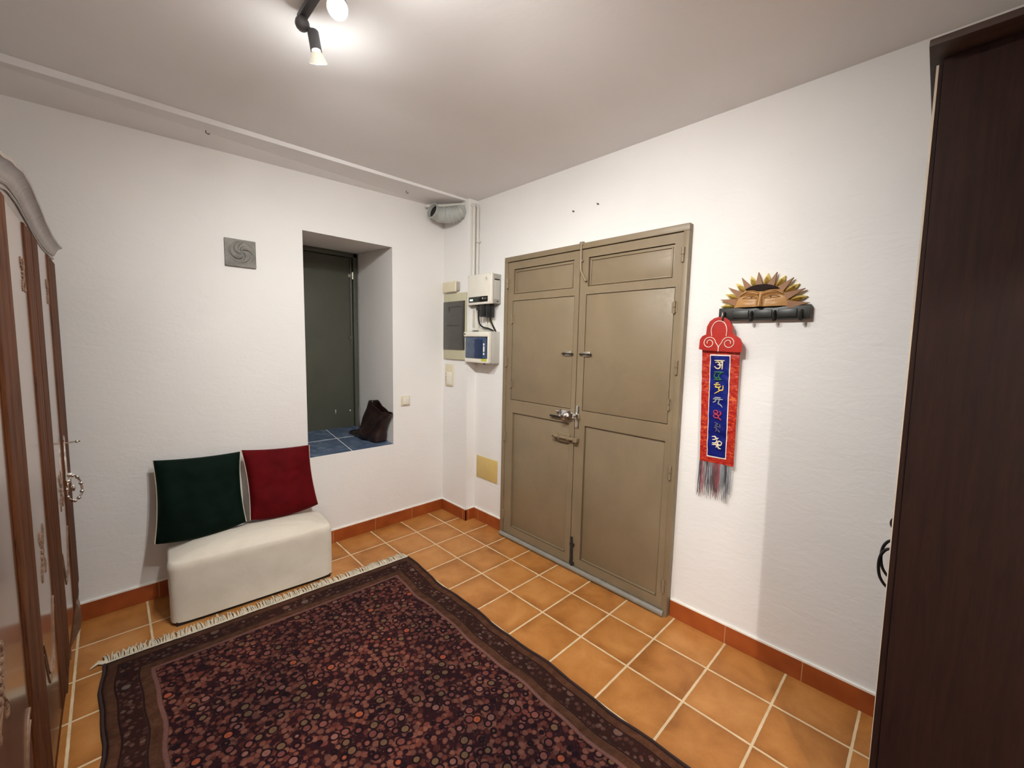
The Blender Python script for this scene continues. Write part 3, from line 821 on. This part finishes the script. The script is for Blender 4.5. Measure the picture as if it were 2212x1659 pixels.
m = MB(); m.box((-.1032, -.366, 1.722), (-.102, -.402, 1.735)); m.build('green_readout', 'display_green', dp)
m = MB(); m.box((-.1032, -.505, 1.729), (-.102, -.523, 1.742)); m.box((-.1032, -.532, 1.736), (-.102, -.558, 1.739)); m.box((-.1032, -.532, 1.728), (-.102, -.552, 1.731)); m.build('display_mark', 'display_grey', dp)
# maker's mark: a tiny curled loop, and the cover screws
m = MB(); cc = Vector((-.1012, -.552, 1.876))
m.tube([cc + Vector((0, math.cos(a) * .009, math.sin(a) * .009 - .003)) for a in [PI * .9 + k / 14 * PI * 1.7 for k in range(15)]], .0016, 6)
m.tube([cc + Vector((0, .003, .012)), cc + Vector((0, -.001, .004)), cc + Vector((0, .002, -.004))], .0016, 6); m.build('emblem', 'side_grey', inv, True)
for (y, z) in ((-.345, 1.902), (-.594, 1.902), (-.594, 1.704), (-.345, 1.704)):
    m = MB(); m.lathe([(.004, 0), (.003, .0015)], (-.100, y, z), (-1, 0, 0), 10); m.build('screw', 'side_grey', inv, True)
m = MB(); m.box((-.075, -.405, 1.655), (-.035, -.455, 1.697), bevel=.004); m.box((-.085, -.455, 1.605), (-.030, -.515, 1.697), bevel=.006); m.box((-.080, -.520, 1.598), (-.030, -.566, 1.697), bevel=.006)
m.build('connector_block', 'black_plastic', inv, True)
for pts in ([(-.06, -.420, 1.665), (-.06, -.418, 1.61), (-.06, -.432, 1.558), (-.055, -.470, 1.530), (-.045, -.520, 1.520), (-.030, -.560, 1.503)],
            [(-.05, -.535, 1.61), (-.045, -.545, 1.575), (-.036, -.560, 1.535), (-.024, -.575, 1.500)]):
    m = MB(); m.tube(smoothpath(pts, 7), .0062, 8); m.build('power_cable', 'black_plastic', inv, True)
tr = thing('cable_trunking', 'white plastic cable trunking between inverter and breaker box', 'trunking', (0, -.36, 1.5))
m = MB(); m.box((-.046, -.326, 1.508), (0, -.372, 1.690), bevel=.002); m.build('channel', 'white_plastic', tr, True)
m = MB(); m.box((-.050, -.338, 1.530), (-.044, -.362, 1.686), bevel=.001); m.build('channel_lid', 'grey_plastic', tr, True)
m = MB(); m.box((-.030, -.385, 1.500), (0, -.560, 1.524), bevel=.002)
for y in (-.447, -.481, -.520): m.box((-.018, y, 1.52), (0, y - .014, 1.61), bevel=.002)
m.build('cable_gland', 'white_plastic', tr, True)
bb = thing('breaker_box', 'white breaker enclosure with blue tinted window under the inverter', 'breaker box', (0, -.46, 1.26))
m = MB(); m.box((-.085, -.335, 1.264), (0, -.598, 1.498), bevel=.006); m.build('housing', 'grey_plastic', bb, True)
m = MB(); m.box((-.130, -.330, 1.458), (-.083, -.600, 1.494), bevel=.006, seg=3); m.box((-.118, -.330, 1.266), (-.083, -.600, 1.300), bevel=.008, seg=3); m.box((-.118, -.588, 1.27), (-.083, -.602, 1.49), bevel=.006, seg=3)
m.box((-.118, -.330, 1.27), (-.083, -.338, 1.49), bevel=.002)
m.build('lid', 'white_plastic', bb, True)
wn_ = MB(); wn_.box((-.122, -.338, 1.300), (-.086, -.575, 1.458), bevel=.006, seg=3); wn_ = wn_.build('tinted_window', 'blue_film', bb, True)
m = MB(); m.box((-.1235, -.452, 1.303), (-.121, -.545, 1.440)); m.build('breaker_bank', 'blue_deep', wn_)
m = MB(); m.box((-.125, -.553, 1.395), (-.1225, -.566, 1.411)); m.box((-.125, -.554, 1.350), (-.1225, -.566, 1.390)); m.box((-.125, -.554, 1.328), (-.1225, -.566, 1.342)); m.build('breaker_toggle', 'white_paint', wn_)
m = MB(); m.box((-.1195, -.525, 1.282), (-.117, -.586, 1.298)); m.build('warning_label', 'lime_label', bb)
m = MB(); m.lathe([(.006, 0), (.005, .003)], (-.130, -.345, 1.478), (-1, 0, 0), 12); m.build('lid_screw', 'black_plastic', bb, True)
m = MB(); m.ball((-.10, -.54, 1.262), (.007, .009, .006)); m.build('lid_screw', 'black_plastic', bb, True)
ic = thing('room_thermostat', 'small cream wall controller under the fuse board', 'controller', (XJ, -.1, 1.06))
m = MB(); m.box((XJ - .014, -.048, 1.062), (XJ, -.150, 1.238), bevel=.005); m.build('casing', 'beige_plastic', ic, True)
m = MB(); m.box((XJ - .018, -.075, 1.075), (XJ - .012, -.140, 1.175), bevel=.003); m.build('flap', 'white_plastic', ic, True)
for zk in (1.105, 1.130, 1.155):
    m = MB(); m.box((XJ - .0155, -.056, zk), (XJ - .013, -.070, zk + .006)); m.build('push_button', 'side_grey', ic)
m = MB(); m.box((-.006, -.352, .352), (0, -.597, .527), bevel=.002); tag(m.build('cover_plate', 'yellow_plate', None, True, org=(0, -.47, .35)), 'mustard yellow blank cover plate low beside the metal door', 'plate')

# nails
for (y, z, lab) in ((-1.238, 2.217, 'tiny nail in the wall above the door, left one'), (-1.413, 2.222, 'tiny nail in the wall above the door, right one')):
    m = MB(); m.tube([(0, y, z), (-.014, y, z)], .004, 8); tag(m.build('nail', 'nail_dark', None, True, org=(0, y, z)), lab, 'nail', 'nails above the metal door')
for (x, y, lab) in ((-1.655, -.185, 'small hook in the dropped ceiling band, nearer the wardrobe'), (-.510, -.155, 'small hook in the dropped ceiling band, nearer the duct')):
    k = (y + .0) / -.27; z = zo(x) + (zi(x) - zo(x)) * k
    m = MB(); m.tube([(x, y, z + .001), (x, y, z - .010), (x + .010, y, z - .014), (x + .016, y, z - .008)], .0025, 6)
    tag(m.build('ceiling_hook', 'nail_dark', None, True, org=(x, y, z)), lab, 'hook', 'hooks in the dropped ceiling band')

# ------------------------------------------------------------------ sun coat rack
rk = thing('coat_rack', 'wooden half sun face coat rack with gold rays', 'coat rack', (0, -2.298, 1.54))
CY, CZ = -2.292, 1.596
def W(x, a, b): return Vector((x, CY - a, CZ + b))      # a to the right, b up
m = MB(); m.box((-.028, -2.122, 1.540), (0, -2.476, 1.596), bevel=.004); m.build('hook_rail', 'rack_black', rk, True)
m = MB()
for yc in (-2.215, -2.305, -2.395): m.box((-.034, yc + .034, 1.549), (-.026, yc - .034, 1.583), bevel=.003)
m.build('rail_moulding', 'rack_black', rk, True)
for yc in (-2.15, -2.262, -2.350, -2.445):
    m = MB(); m.tube(smoothpath([(-.028, yc, 1.575), (-.045, yc, 1.562), (-.052, yc, 1.548), (-.046, yc, 1.536), (-.036, yc, 1.536)], 5), .005, 8)
    m.ball((-.034, yc, 1.538), .007); m.build('peg', 'iron_black', rk, True)
# face: domed half disc
m = MB()
def face(u, v):
    th = PI * u; a = -math.cos(th) * .108 * v; b = math.sin(th) * .092 * v
    dome = .016 * math.sqrt(max(0, 1 - v ** 2.2))
    # brow ridges, nose and eye hollows
    nose = .020 * math.exp(-(a / .010) ** 2) * max(0, 1 - b / .068) ** .6
    brow = .009 * math.exp(-((b - .052 - .012 * math.cos(abs(abs(a) - .045) * 40)) / .007) ** 2) * (abs(a) > .008) * (abs(a) < .085)
    eye = -.010 * math.exp(-((b - .040) / .012) ** 2) * math.exp(-((abs(a) - .040) / .028) ** 2)
    lid = .007 * math.exp(-((b - .035) / .006) ** 2) * math.exp(-((abs(a) - .040) / .022) ** 2)
    cheek = .008 * math.exp(-((b - .010) / .02) ** 2) * math.exp(-((abs(a) - .055) / .03) ** 2)
    return W(-.022 - dome - nose - brow - eye - lid - cheek, a, b)
Vf = m.grid(face, 72, 36)
m.prism([W(-.022, -math.cos(PI * k / 30) * .108, math.sin(PI * k / 30) * .092) for k in range(31)], (.020, 0, 0))
bmesh.ops.remove_doubles(m.bm, verts=m.bm.verts[:], dist=1e-5)
fc = m.build('sun_face', 'carved_wood', rk, True)
def surf_x(a, b):
    v = min(.99, math.sqrt((a / .108) ** 2 + (b / .092) ** 2)); return face(math.acos(max(-1, min(1, -a / .108 / max(v, 1e-3)))) / PI, v).x
def line(par, name, mat, pts, r, off=.0008):
    P = smoothpath([(0, a, b) for a, b in pts], 6); m = MB(); m.tube([W(surf_x(p.y, p.z) - off, p.y, p.z) for p in P], r, 6); return m.build(name, mat, par, True)
for s_ in (-1, 1):
    line(fc, 'eyebrow', 'carved_line', [(s_ * .010, .060), (s_ * .030, .066), (s_ * .055, .064), (s_ * .080, .050)], .0014)
    line(fc, 'eyelid', 'carved_line', [(s_ * .014, .037), (s_ * .032, .045), (s_ * .052, .046), (s_ * .074, .038)], .0013)
    line(fc, 'lower_lid', 'carved_line', [(s_ * .014, .035), (s_ * .035, .034), (s_ * .058, .037), (s_ * .074, .038)], .0010)
    line(fc, 'iris', 'carved_line', [(s_ * .034, .040), (s_ * .040, .0405)], .0042)
    line(fc, 'nose_line', 'carved_line', [(s_ * .007, .062), (s_ * .0065, .035), (s_ * .010, .008)], .0010)
m = MB(); P = [W(-.041, a, b) for a, b in ((-.062, .077), (-.04, .088), (-.015, .094), (.02, .094), (.045, .087), (.066, .076), (.03, .074), (.012, .068), (.0, .0665), (-.012, .068), (-.03, .074))]
m.prism(P, (.016, 0, 0)); m.build('forehead', 'forehead_dark', fc, True)
angs = [4, 15.5, 27, 38.5, 50, 61.5, 73, 84, 95.5, 107, 118.5, 130, 141.5, 153, 165, 176.5]
for i, ang in enumerate(angs):
    a = math.radians(180 - ang); ca, sa = math.cos(a), math.sin(a); n_ = Vector((0, -ca, sa)); tt = Vector((0, -sa, -ca))
    gold = i % 2 == 0
    r0x, r0z = .100, .085; base_ = W(0, ca * r0x, sa * r0z); r_out = .156 + (.006 if not gold else 0)
    tip = W(0, ca * (r_out + .014), sa * (r_out - .012))
    wd = .013 if gold else .0165
    m = MB()
    if gold:
        P = []
        mid = base_ * .5 + tip * .5
        ring = [(0, 0), (.25, .75), (.5, 1.0), (.75, .7), (1, 0)]
        left = [base_.lerp(tip, q) + tt * wd * .9 * w_ for q, w_ in ring]; right = [base_.lerp(tip, q) - tt * wd * .9 * w_ for q, w_ in ring[1:-1]][::-1]
        P = [p + Vector((-.012, 0, 0)) for p in left + right]
        cen_ = [base_.lerp(tip, q) + Vector((-.030, 0, 0)) for q in (.3, .7)]
        m.prism(P, (.010, 0, 0)); n1 = len(P)
        for k in range(n1):
            A_, B_ = P[k], P[(k + 1) % n1]; c_ = cen_[0] if (A_ - base_).length + (B_ - base_).length < (A_ - tip).length + (B_ - tip).length else cen_[1]
            m.poly([A_, B_, c_])
        m.poly([cen_[0], cen_[1], left[2] + Vector((-.012, 0, 0))]); m.poly([cen_[1], cen_[0], right[1] + Vector((-.012, 0, 0))])
        m.build('gold_ray', 'gold_leaf', rk)
    else:
        m.prism([base_ + tt * wd + Vector((-.030, 0, 0)), tip + Vector((-.024, 0, 0)), base_ - tt * wd + Vector((-.030, 0, 0))], (.014, 0, 0)); m.build('wooden_ray', 'ray_wood', rk)

# ------------------------------------------------------------------ banner hanging from the first peg
bn = thing('wall_banner', 'long red silk hanging with blue script panel and tassels', 'banner', (0, -2.15, .87))
def skew(y, z): return (y, z)
def bx(y, z): return -.030 if z > 1.42 else -.030 + .012 * min(1, (1.42 - z) / .3)
top_out = [(-2.133, 1.556), (-2.112, 1.550), (-2.095, 1.537), (-2.083, 1.512), (-2.081, 1.476), (-2.064, 1.468), (-2.054, 1.452), (-2.052, 1.407), (-2.075, 1.402),
           (-2.215, 1.396), (-2.238, 1.398), (-2.238, 1.437), (-2.228, 1.458), (-2.205, 1.474), (-2.196, 1.486), (-2.194, 1.512), (-2.180, 1.538), (-2.160, 1.552)]
m = MB(); m.prism([(-.052, y, z) for y, z in top_out], (.010, 0, 0)); m.build('cloud_head', 'red_silk', bn, True)
m = MB(); m.tube([(-.047, -2.143, 1.55), (-.050, -2.146, 1.575), (-.050, -2.151, 1.55)], .002, 6); m.build('hanging_loop', 'white_cord', bn, True)
m = MB()
def ban(u, v):
    z = 1.405 - .535 * v; yl = -2.062 - .018 * v; yr = -2.226 - .006 * v
    return Vector((-.036 + .010 * v + .0035 * noise.noise(Vector((u * 6, v * 22, 0))) + .003 * math.sin(u * 7 + v * 3), yl + (yr - yl) * u, z))
m.grid(ban, 24, 70)
Vx = m.bm.verts[:]
t2 = m.grid(lambda u, v: ban(u, v) + Vector((.004, 0, 0)), 24, 70)
m.build('brocade_strip', 'red_brocade', bn, 'all')
def inset(name, u0, u1, z1, z0, mat, off, par=bn):
    m = MB(); f = lambda u, v: (lambda p: Vector((p.x - off, p.y, p.z)))(ban(u0 + (u1 - u0) * u, (1.405 - (z1 + (z0 - z1) * v)) / .535))
    m.grid(f, 12, 50); return m.build(name, mat, par, 'all')
inset('white_edging', .225, .785, 1.384, .897, 'white_cord', .003)
bl = inset('blue_panel', .250, .760, 1.378, .903, 'blue_silk', .0045)
# seed-syllable lettering, drawn as strokes (local: x right, y up, unit = .03)
G = {
 'a': [[(-.9, .75), (.9, .75)], [(.55, .75), (.55, -.9)], [(.55, -.1), (.1, .0)], [(-.75, .35), (-.2, .45), (.1, .15), (-.3, -.05)], [(-.3, -.05), (.15, -.15), (.1, -.65), (-.4, -.75), (-.85, -.35)], [(.55, .3), (.2, .55)]],
 'b': [[(-.9, .7), (.9, .7)], [(.6, .7), (.0, .1), (.2, -.5), (.6, -.75)], [(-.6, .5), (-.8, -.1), (-.3, -.5), (.1, .1)], [(-.8, -.75), (.4, -.75)]],
 'c': [[(-.5, .85), (.0, 1.0)], [(-.8, .6), (.3, .65)], [(-.3, .6), (-.5, .2), (.1, .2), (.4, .4)], [(.1, .2), (.1, -.3)], [(.75, .6), (.75, -.2), (.3, -.35), (.0, -.6), (-.6, -1.0)]],
 'd': [[(-.9, .55), (.9, .6)], [(-.3, .55), (-.5, .1), (-.9, -.1)], [(.3, .55), (.1, -.2), (.5, -.45), (.9, -.9)], [(-.7, .85), (.5, .9)]],
 'e': [[(-.7, .8), (-.1, .9), (.1, .4), (-.5, .3), (-.7, .8)], [(.4, .9), (.7, .3), (.1, -.1)], [(-.7, -.1), (.0, .1), (.3, -.5), (-.4, -.5), (-.7, -.1)], [(.3, -.5), (.8, -.9)]],
 'f': [[(-.5, .9), (.1, .7), (-.3, .3), (.4, .1)], [(.5, .7), (.6, -.1)], [(-.5, .0), (.0, -.3), (-.2, -.9)], [(.2, -.5), (.6, -.9)]],
 'g': [[(-.8, .9), (-.3, 1.0), (-.1, .6), (-.7, .4)], [(-.1, .6), (.3, .8)], [(.1, .5), (-.1, -.1), (-.7, -.2)], [(.9, .1), (.4, .3), (.2, -.2), (.7, -.4), (.9, .1)], [(-.7, -.5), (.1, -.4), (.0, -.9)], [(.2, -.2), (.4, -.9), (.8, -1.0)]]}
for k, (ch, z, mat, sc) in enumerate((('a', 1.338, 'thread_cream', .0245), ('b', 1.286, 'thread_green', .024), ('c', 1.228, 'thread_yellow', .026), ('d', 1.163, 'thread_grey', .024),
                                      ('e', 1.102, 'thread_red', .024), ('f', 1.044, 'thread_dark', .024), ('g', .972, 'thread_cream', .027))):
    m = MB()
    v_ = (1.405 - z) / .535; c_ = ban(.505, v_)
    for st in G[ch]:
        P = smoothpath([(0, p[0] * sc, p[1] * sc) for p in st], 4)
        L_ = [Vector((c_.x - .0085, c_.y - p.y, z + p.z)) for p in P]; m.tube(L_, [.0016 + .0016 * math.sin(PI * (i + .5) / len(L_)) for i in range(len(L_))], 6)
    m.build('embroidered_letter', mat, bl, True)
# white cord scrolls on the head
m = MB()
m.tube(smoothpath([(-.054, -2.108, 1.468), (-.054, -2.104, 1.50), (-.054, -2.116, 1.528), (-.054, -2.138, 1.537), (-.054, -2.160, 1.527), (-.054, -2.171, 1.50), (-.054, -2.170, 1.468)], 6), .0018, 6)
for cy_, sg in ((-2.098, 1), (-2.182, -1)):
    P = []
    for k in range(40):
        a = k / 39 * 3.1 * PI; r = .008 + .021 * (1 - k / 39) ** .9
        P.append((-.054, cy_ + sg * -1 * math.cos(a) * r, 1.437 + math.sin(a) * r))
    m.tube(P, .0018, 6)
m.tube(smoothpath([(-.054, -2.128, 1.437), (-.054, -2.139, 1.420), (-.054, -2.140, 1.398)], 6), .0018, 6); m.tube(smoothpath([(-.054, -2.152, 1.437), (-.054, -2.142, 1.420), (-.054, -2.140, 1.398)], 6), .0018, 6)
m.build('cord_scroll', 'white_cord', bn, True)
# tassels
for mat, n_, seeds in (('thread_black', 60, 1), ('thread_rose', 34, 2), ('thread_grey', 44, 3)):
    m = MB(); rnd = random.Random(seeds)
    for k in range(n_):
        if mat == 'thread_rose': u = rnd.choice([.1, .45, .52, .58]) + rnd.uniform(-.05, .05)
        elif mat == 'thread_black': u = rnd.choice([.02, .25, .4, .5, .8]) + rnd.uniform(-.06, .08)
        else: u = rnd.uniform(.12, .98)
        u = max(0, min(1, u)); p = ban(u, 1); L_ = rnd.uniform(.10, .185); sw_ = rnd.uniform(-.010, .010)
        m.tube([p + Vector((.002, 0, .004)), p + Vector((.004 + rnd.uniform(-.004, .004), sw_ * .5, -L_ * .5)), p + Vector((.006, sw_, -L_))], [.0011, .0011, .0007], 4)
    o = m.build('tassel_threads', mat, bn); o['kind'] = 'stuff'

# ------------------------------------------------------------------ ceiling spotlight fitting
lf = thing('ceiling_spotlight', 'grey ceiling spotlight fitting with lit bulbs', 'ceiling light', (-1.55, -1.72, H))
m = MB(); m.box((-1.568, -2.20, H - .030), (-1.540, -1.30, H - .012), bevel=.004); m.lathe([(.055, 0), (.055, -.012), (.045, -.022)], (-1.554, -1.74, H), (0, 0, 1), 28)
m.build('mounting_bar', 'fitting_grey', lf, True)
for i, (p, d) in enumerate(HEADS):
    p = Vector(p); d = Vector(d).normalized()
    joint = Vector((-1.554, p.y + (.0 if i else .0), H - .050)) if i else Vector((-1.558, -1.322, H - .050))
    back = p - d * .075 if i else Vector((-1.528, -1.330, 2.415))
    m = MB(); m.ball(joint, .022, 16, 10); m.tube([joint + Vector((0, 0, .02)), joint + Vector((0, 0, .035))], .010, 10)
    jn = m.build('swivel_joint', 'fitting_grey', lf, True)
    dh = (p - d * .028 - back).normalized()
    q0 = p - d * .028
    m = MB(); m.tube([joint, back], .008, 8); m.lathe([(.010, -.002), (.0175, 0), (.0175, (q0 - back).length)], back, dh, 20); m.build('lamp_holder', 'fitting_grey', lf, True)
    m = MB(); m.lathe([(.014, -.032), (.018, -.024), (.026, -.006), (.0285, 0), (.0270, .001), (.0245, -.006), (.012, -.026)], p, d, 24, False); bu = m.build('bulb', 'bulb_glass', lf, True)
    m = MB(); m.lathe([(.0245, 0), (.020, .002)], p - d * .004, d, 24); m.build('bulb_face', 'bulb_glow', bu, True)

# ------------------------------------------------------------------ carved wardrobe on the left
ar = thing('carved_wardrobe', 'carved walnut wardrobe with arched cornice and silver handle', 'wardrobe', (-2.48, -1.2, 0))
AY0, AY1 = -.262, -2.30; XF = -2.2055; XP = -2.2095
def spl(tab, y):
    y = max(min(y, tab[0][0]), tab[-1][0])
    for (a, za), (b, zb) in zip(tab, tab[1:]):
        if b <= y <= a:
            q = (a - y) / (a - b); q = q * q * (3 - 2 * q) * .5 + q * .5; return za + (zb - za) * q
ZT = [(-.20, 1.776), (-.50, 1.757), (-.70, 1.751), (-.90, 1.757), (-1.08, 1.773), (-1.24, 1.783), (-1.36, 1.781), (-1.52, 1.758), (-1.69, 1.728), (-1.9, 1.715), (-2.4, 1.712)]
def arc(y): return spl(ZT, y) - .040
m = MB(); m.box((-2.76, AY0, .31), (XP - .014, AY1, 1.69)); m.build('carcass', 'walnut_stile', ar)
def stile(y0, y1, z0, z1, par, groove=True):
    m = MB(); prof = []; n = 24; w_ = abs(y1 - y0)
    for k in range(n + 1):
        q = k / n; y = y0 + (y1 - y0) * q; e = min(q, 1 - q) * w_
        x = XP - .003 + (XF - XP + .003) * min(1, e / .014) ** .5
        if groove: x -= .0022 * (math.exp(-((q - .68) / .05) ** 2) + .7 * math.exp(-((q - .35) / .04) ** 2))
        prof.append((x, y))
    m.grid(lambda u, v: Vector((prof[int(round(u * n))][0], prof[int(round(u * n))][1], z0 + (z1 - z0) * v)), n, 4)
    return m.build('stile', 'walnut_stile', par, True)
def panel(y0, y1, z0, z1, par):
    m = MB(); m.grid(lambda u, v: Vector((XP + .0012 * math.sin(PI * u) * math.sin(PI * v), y0 + (y1 - y0) * u, z0 + (z1 - z0) * v)), 10, 30)
    return m.build('door_panel', 'walnut_panel', par, 'all')
def carving(name, c, s, par, seed, mat='walnut_carving'):
    m = MB(); c = Vector(c); fl = .0035
    for k in range(7):
        a = k * 2 * PI / 7; m.ball(c + Vector((0, math.cos(a) * .024 * s, math.sin(a) * .028 * s)), (fl * .8, .014 * s, .013 * s), 10, 6)
    m.ball(c, (fl, .012 * s, .012 * s), 10, 8)
    for sg in (-1, 1):
        for br in (-1, 1):
            P = [c + Vector((0, br * (.015 + .05 * (i / 11) + .02 * math.sin(i / 11 * 4)) * s, sg * (.03 + .10 * (i / 11) - .03 * (i / 11) ** 3) * s)) for i in range(12)]
            for i in range(1, 11, 2): m.ball(P[i], (fl * .7, .016 * s, .012 * s), 8, 6)
            m.tube(P, [.0035 * (1 - .6 * i / 11) for i in range(12)], 6)
    return m.build(name, mat, par, True)
doors = [(AY0 - .002, -1.018, 1), (-1.024, -1.64, 2), (-1.646, AY1 + .002, 3)]
ZD0, ZD1 = .335, 1.700
for (ya, yb, k) in doors:
    m = MB(); m.box((XP - .013, ya, ZD0), (XP - .0035, yb, ZD1)); dr = m.build('wardrobe_door', 'walnut_stile', ar)
    a2 = ya - (.315, .150, .018)[k - 1]; b2 = yb + (.155, .205, .20)[k - 1]
    stile(ya, a2, ZD0, ZD1, dr); stile(b2, yb, ZD0, ZD1, dr)
    panel(a2 + .002, b2 - .002, ZD0 + .004, ZD1 - .002, dr)
    for dz, rr_ in ((0, .0030), (-.026, .0022)):
        P = [(XP + .0006, a2 + (b2 - a2) * i / 28, .60 + dz + .060 * math.cos(i / 28 * 2 * PI) + .022 * math.cos(i / 28 * 4 * PI)) for i in range(29)]
        m = MB(); m.tube(P, rr_, 8); m.build('scroll_moulding', 'walnut_carving', dr, True)
    ym = (a2 + b2) / 2
    carving('carved_flower', (XP + .001, ym, .86), .62, dr, 3 + k)
    carving('carved_rosette', (XP + .0005, a2 - .055, 1.56), .40, dr, 9 + k)
prof = [(-.030, .0), (-.004, .0), (.000, .004), (-.001, .007), (.003, .011), (.005, .018), (.010, .027), (.017, .033), (.022, .034), (.023, .040), (-.030, .040)]
m = MB(); NY = 80; y0c, y1c = AY0 + .010, AY1 - .02
def cor(u, v):
    x, z = prof[int(round(u * (len(prof) - 1)))]; y = y0c + (y1c - y0c) * v; return Vector((XF + .001 + x, y, arc(y) + z))
m.grid(cor, len(prof) - 1, NY)
for v in (0, 1): m.poly([cor(i / (len(prof) - 1), v) for i in range(len(prof))])
m.build('cornice', 'walnut_sheen', ar, True)
m = MB(); m.grid(lambda u, v: Vector((XP - .002, AY0 + (AY1 - AY0) * v, 1.692 + u * (arc(AY0 + (AY1 - AY0) * v) - 1.692 + .004))), 3, NY); m.build('frieze', 'walnut_sheen', ar, True)
m = MB(); m.tube([(XP + .0005, AY0 + (AY1 - AY0) * k / 60, arc(AY0 + (AY1 - AY0) * k / 60) - .010) for k in range(61)], .0028, 8); m.build('bead', 'walnut_sheen', ar, True)
m = MB(); m.box((-2.75, AY0 + .005, 1.685), (XP - .02, AY1 - .005, 1.712)); m.build('top_board', 'walnut_sheen', ar)
m = MB(); nA = 48
def apf(u, v):
    y = AY0 + .002 + (AY1 - AY0 - .004) * v; q = (v * 3) % 1
    zb = .235 + .055 * math.sin(PI * q) ** .45
    return Vector((XP - .004 + .004 * math.sin(PI * u), y, zb + (.336 - zb) * u))
m.grid(apf, 6, nA); m.build('apron', 'walnut_stile', ar, True)
for yc in (AY0 - .030, AY1 + .035):
    m = MB(); pts = [(-2.244, .0), (-2.250, .022), (-2.240, .060), (-2.222, .100), (-2.209, .130), (-2.206, .150), (-2.209, .215), (-2.213, .245), (-2.240, .25), (-2.275, .12), (-2.280, .0)]
    m.prism([(x, yc - .032, z) for x, z in pts], (0, .064, 0)); m.build('foot', 'walnut_carving', ar, True)
for yc in (AY0 - .04, AY1 + .04):
    m = MB(); m.box((-2.76, yc - .03, 0), (-2.70, yc + .03, .32), bevel=.005); m.build('foot', 'walnut_stile', ar, True)
# silver escutcheon, key and drop handle on the far stile
yh = -.53
m = MB(); pl = [(0, .10), (.012, .085), (.008, .06), (.018, .03), (.026, 0), (.020, -.035), (.030, -.07), (.016, -.10), (0, -.125), (-.016, -.10), (-.030, -.07), (-.020, -.035), (-.026, 0), (-.018, .03), (-.008, .06), (-.012, .085)]
m.prism([(XF + .001, yh + a, .925 + b) for a, b in pl], (.003, 0, 0)); es = m.build('escutcheon', 'chrome', ar, True)
m = MB(); m.tube([(XF, yh, .995), (XF + .034, yh, .997)], .0028, 8); m.ball((XF + .036, yh, .997), .0055, 10, 8); m.ball((XF + .044, yh, .998), .0035, 8, 6); m.build('key', 'chrome', ar, True)
m = MB()
m.ball((XF + .012, yh, .868), .010, 12, 8)
cR = Vector((XF + .020, yh, .815)); P = []
for k in range(28):
    a = 2 * PI * k / 28; P.append(cR + Vector((math.sin(a) * .020 * (1.0 - .25 * math.cos(a)), math.sin(a) * .012, math.cos(a) * .050)))
m.tube(P, .0036, 8, closed=True)
for k in range(0, 28, 3): m.ball(P[k], .0068, 8, 6)
m.ball(cR + Vector((0, 0, -.052)), .007, 10, 8); m.ball(cR + Vector((-.002, 0, .0)), (.007, .007, .014), 10, 8)
m.build('drop_handle', 'chrome', ar, True)
for o in [ar] + [c for c in SC.objects if c.parent is ar or (c.parent and c.parent.parent is ar)]:
    if o.type == 'MESH':     # the old front leans a few millimetres
        for v in o.data.vertices: v.co.x -= .005 * (1.45 - v.co.z)

# ------------------------------------------------------------------ tall dark wardrobe on the right
tw_ = thing('tall_wardrobe', 'tall dark brown wardrobe at the right edge, beside the wall', 'wardrobe', (-.33, -3.1, 0))
# front faces the room (+y); its near side faces the camera. Old carcass leans slightly.
yt, yb_ = -2.800, -2.832
m = MB(); X0 = -.655
m.hexa([(X0, -3.40, .0), (-.012, -3.40, .0), (-.012, yb_, .0), (X0, yb_, .0), (X0, -3.40, 2.086), (-.012, -3.40, 2.086), (-.012, yt, 2.086), (X0, yt, 2.086)])
m.build('carcass', 'wenge', tw_)
m = MB(); m.box((-.718, -3.44, 2.090), (-.002, -2.776, 2.106), bevel=.002); m.build('top_board', 'wenge_frame', tw_, True)
for (xa, xb) in ((X0 + .004, -.336), (-.332, -.016)):
    m = MB(); g_ = .0175
    m.hexa([(xa, yb_ + .001, .06), (xb, yb_ + .001, .06), (xb, yb_ + .001 + g_, .06), (xa, yb_ + .001 + g_, .06),
            (xa, yt + .001, 2.076), (xb, yt + .001, 2.076), (xb, yt + .001 + g_ * .6, 2.076), (xa, yt + .001 + g_ * .6, 2.076)])
    dr = m.build('wardrobe_door', 'wenge', tw_)
    if xa < -.6:
        m = MB(); m.hexa([(xa - .0010, yb_ + .0178, .06), (xa, yb_ + .0178, .06), (xa, yb_ + .0185, .06), (xa - .0010, yb_ + .0185, .06),
                          (xa - .0010, yt + .0070, 2.076), (xa, yt + .0070, 2.076), (xa, yt + .0115, 2.076), (xa - .0010, yt + .0115, 2.076)])
        m.build('lit_edge', 'lit_edge_tan', dr)  # tapering pale strip paints the lit edge of the door leaf
for xh in (-.375, -.295):
    m = MB(); P = smoothpath([(xh, -2.806, .815), (xh, -2.788, .808), (xh, -2.776, .785), (xh, -2.773, .752), (xh, -2.778, .718), (xh, -2.792, .694), (xh, -2.808, .684)], 6)
    m.tube(P, .0042, 8); m.build('door_handle', 'iron_black', tw_, True)
m = MB(); m.ball((-.345, -2.800, .885), (.006, .014, .020), 10, 8); m.build('keyhole_cover', 'iron_black', tw_, True)

# ------------------------------------------------------------------ bring everything to metres
done = set()
for o in SC.objects:
    o.location = o.location * S
    if o.type == 'MESH' and o.data.name not in done:
        done.add(o.data.name); o.data.transform(Matrix.Scale(S, 4))
    if o.type == 'LIGHT':
        o.data.shadow_soft_size *= S; o.data.energy *= S * S
    if 'org' in o: del o['org']
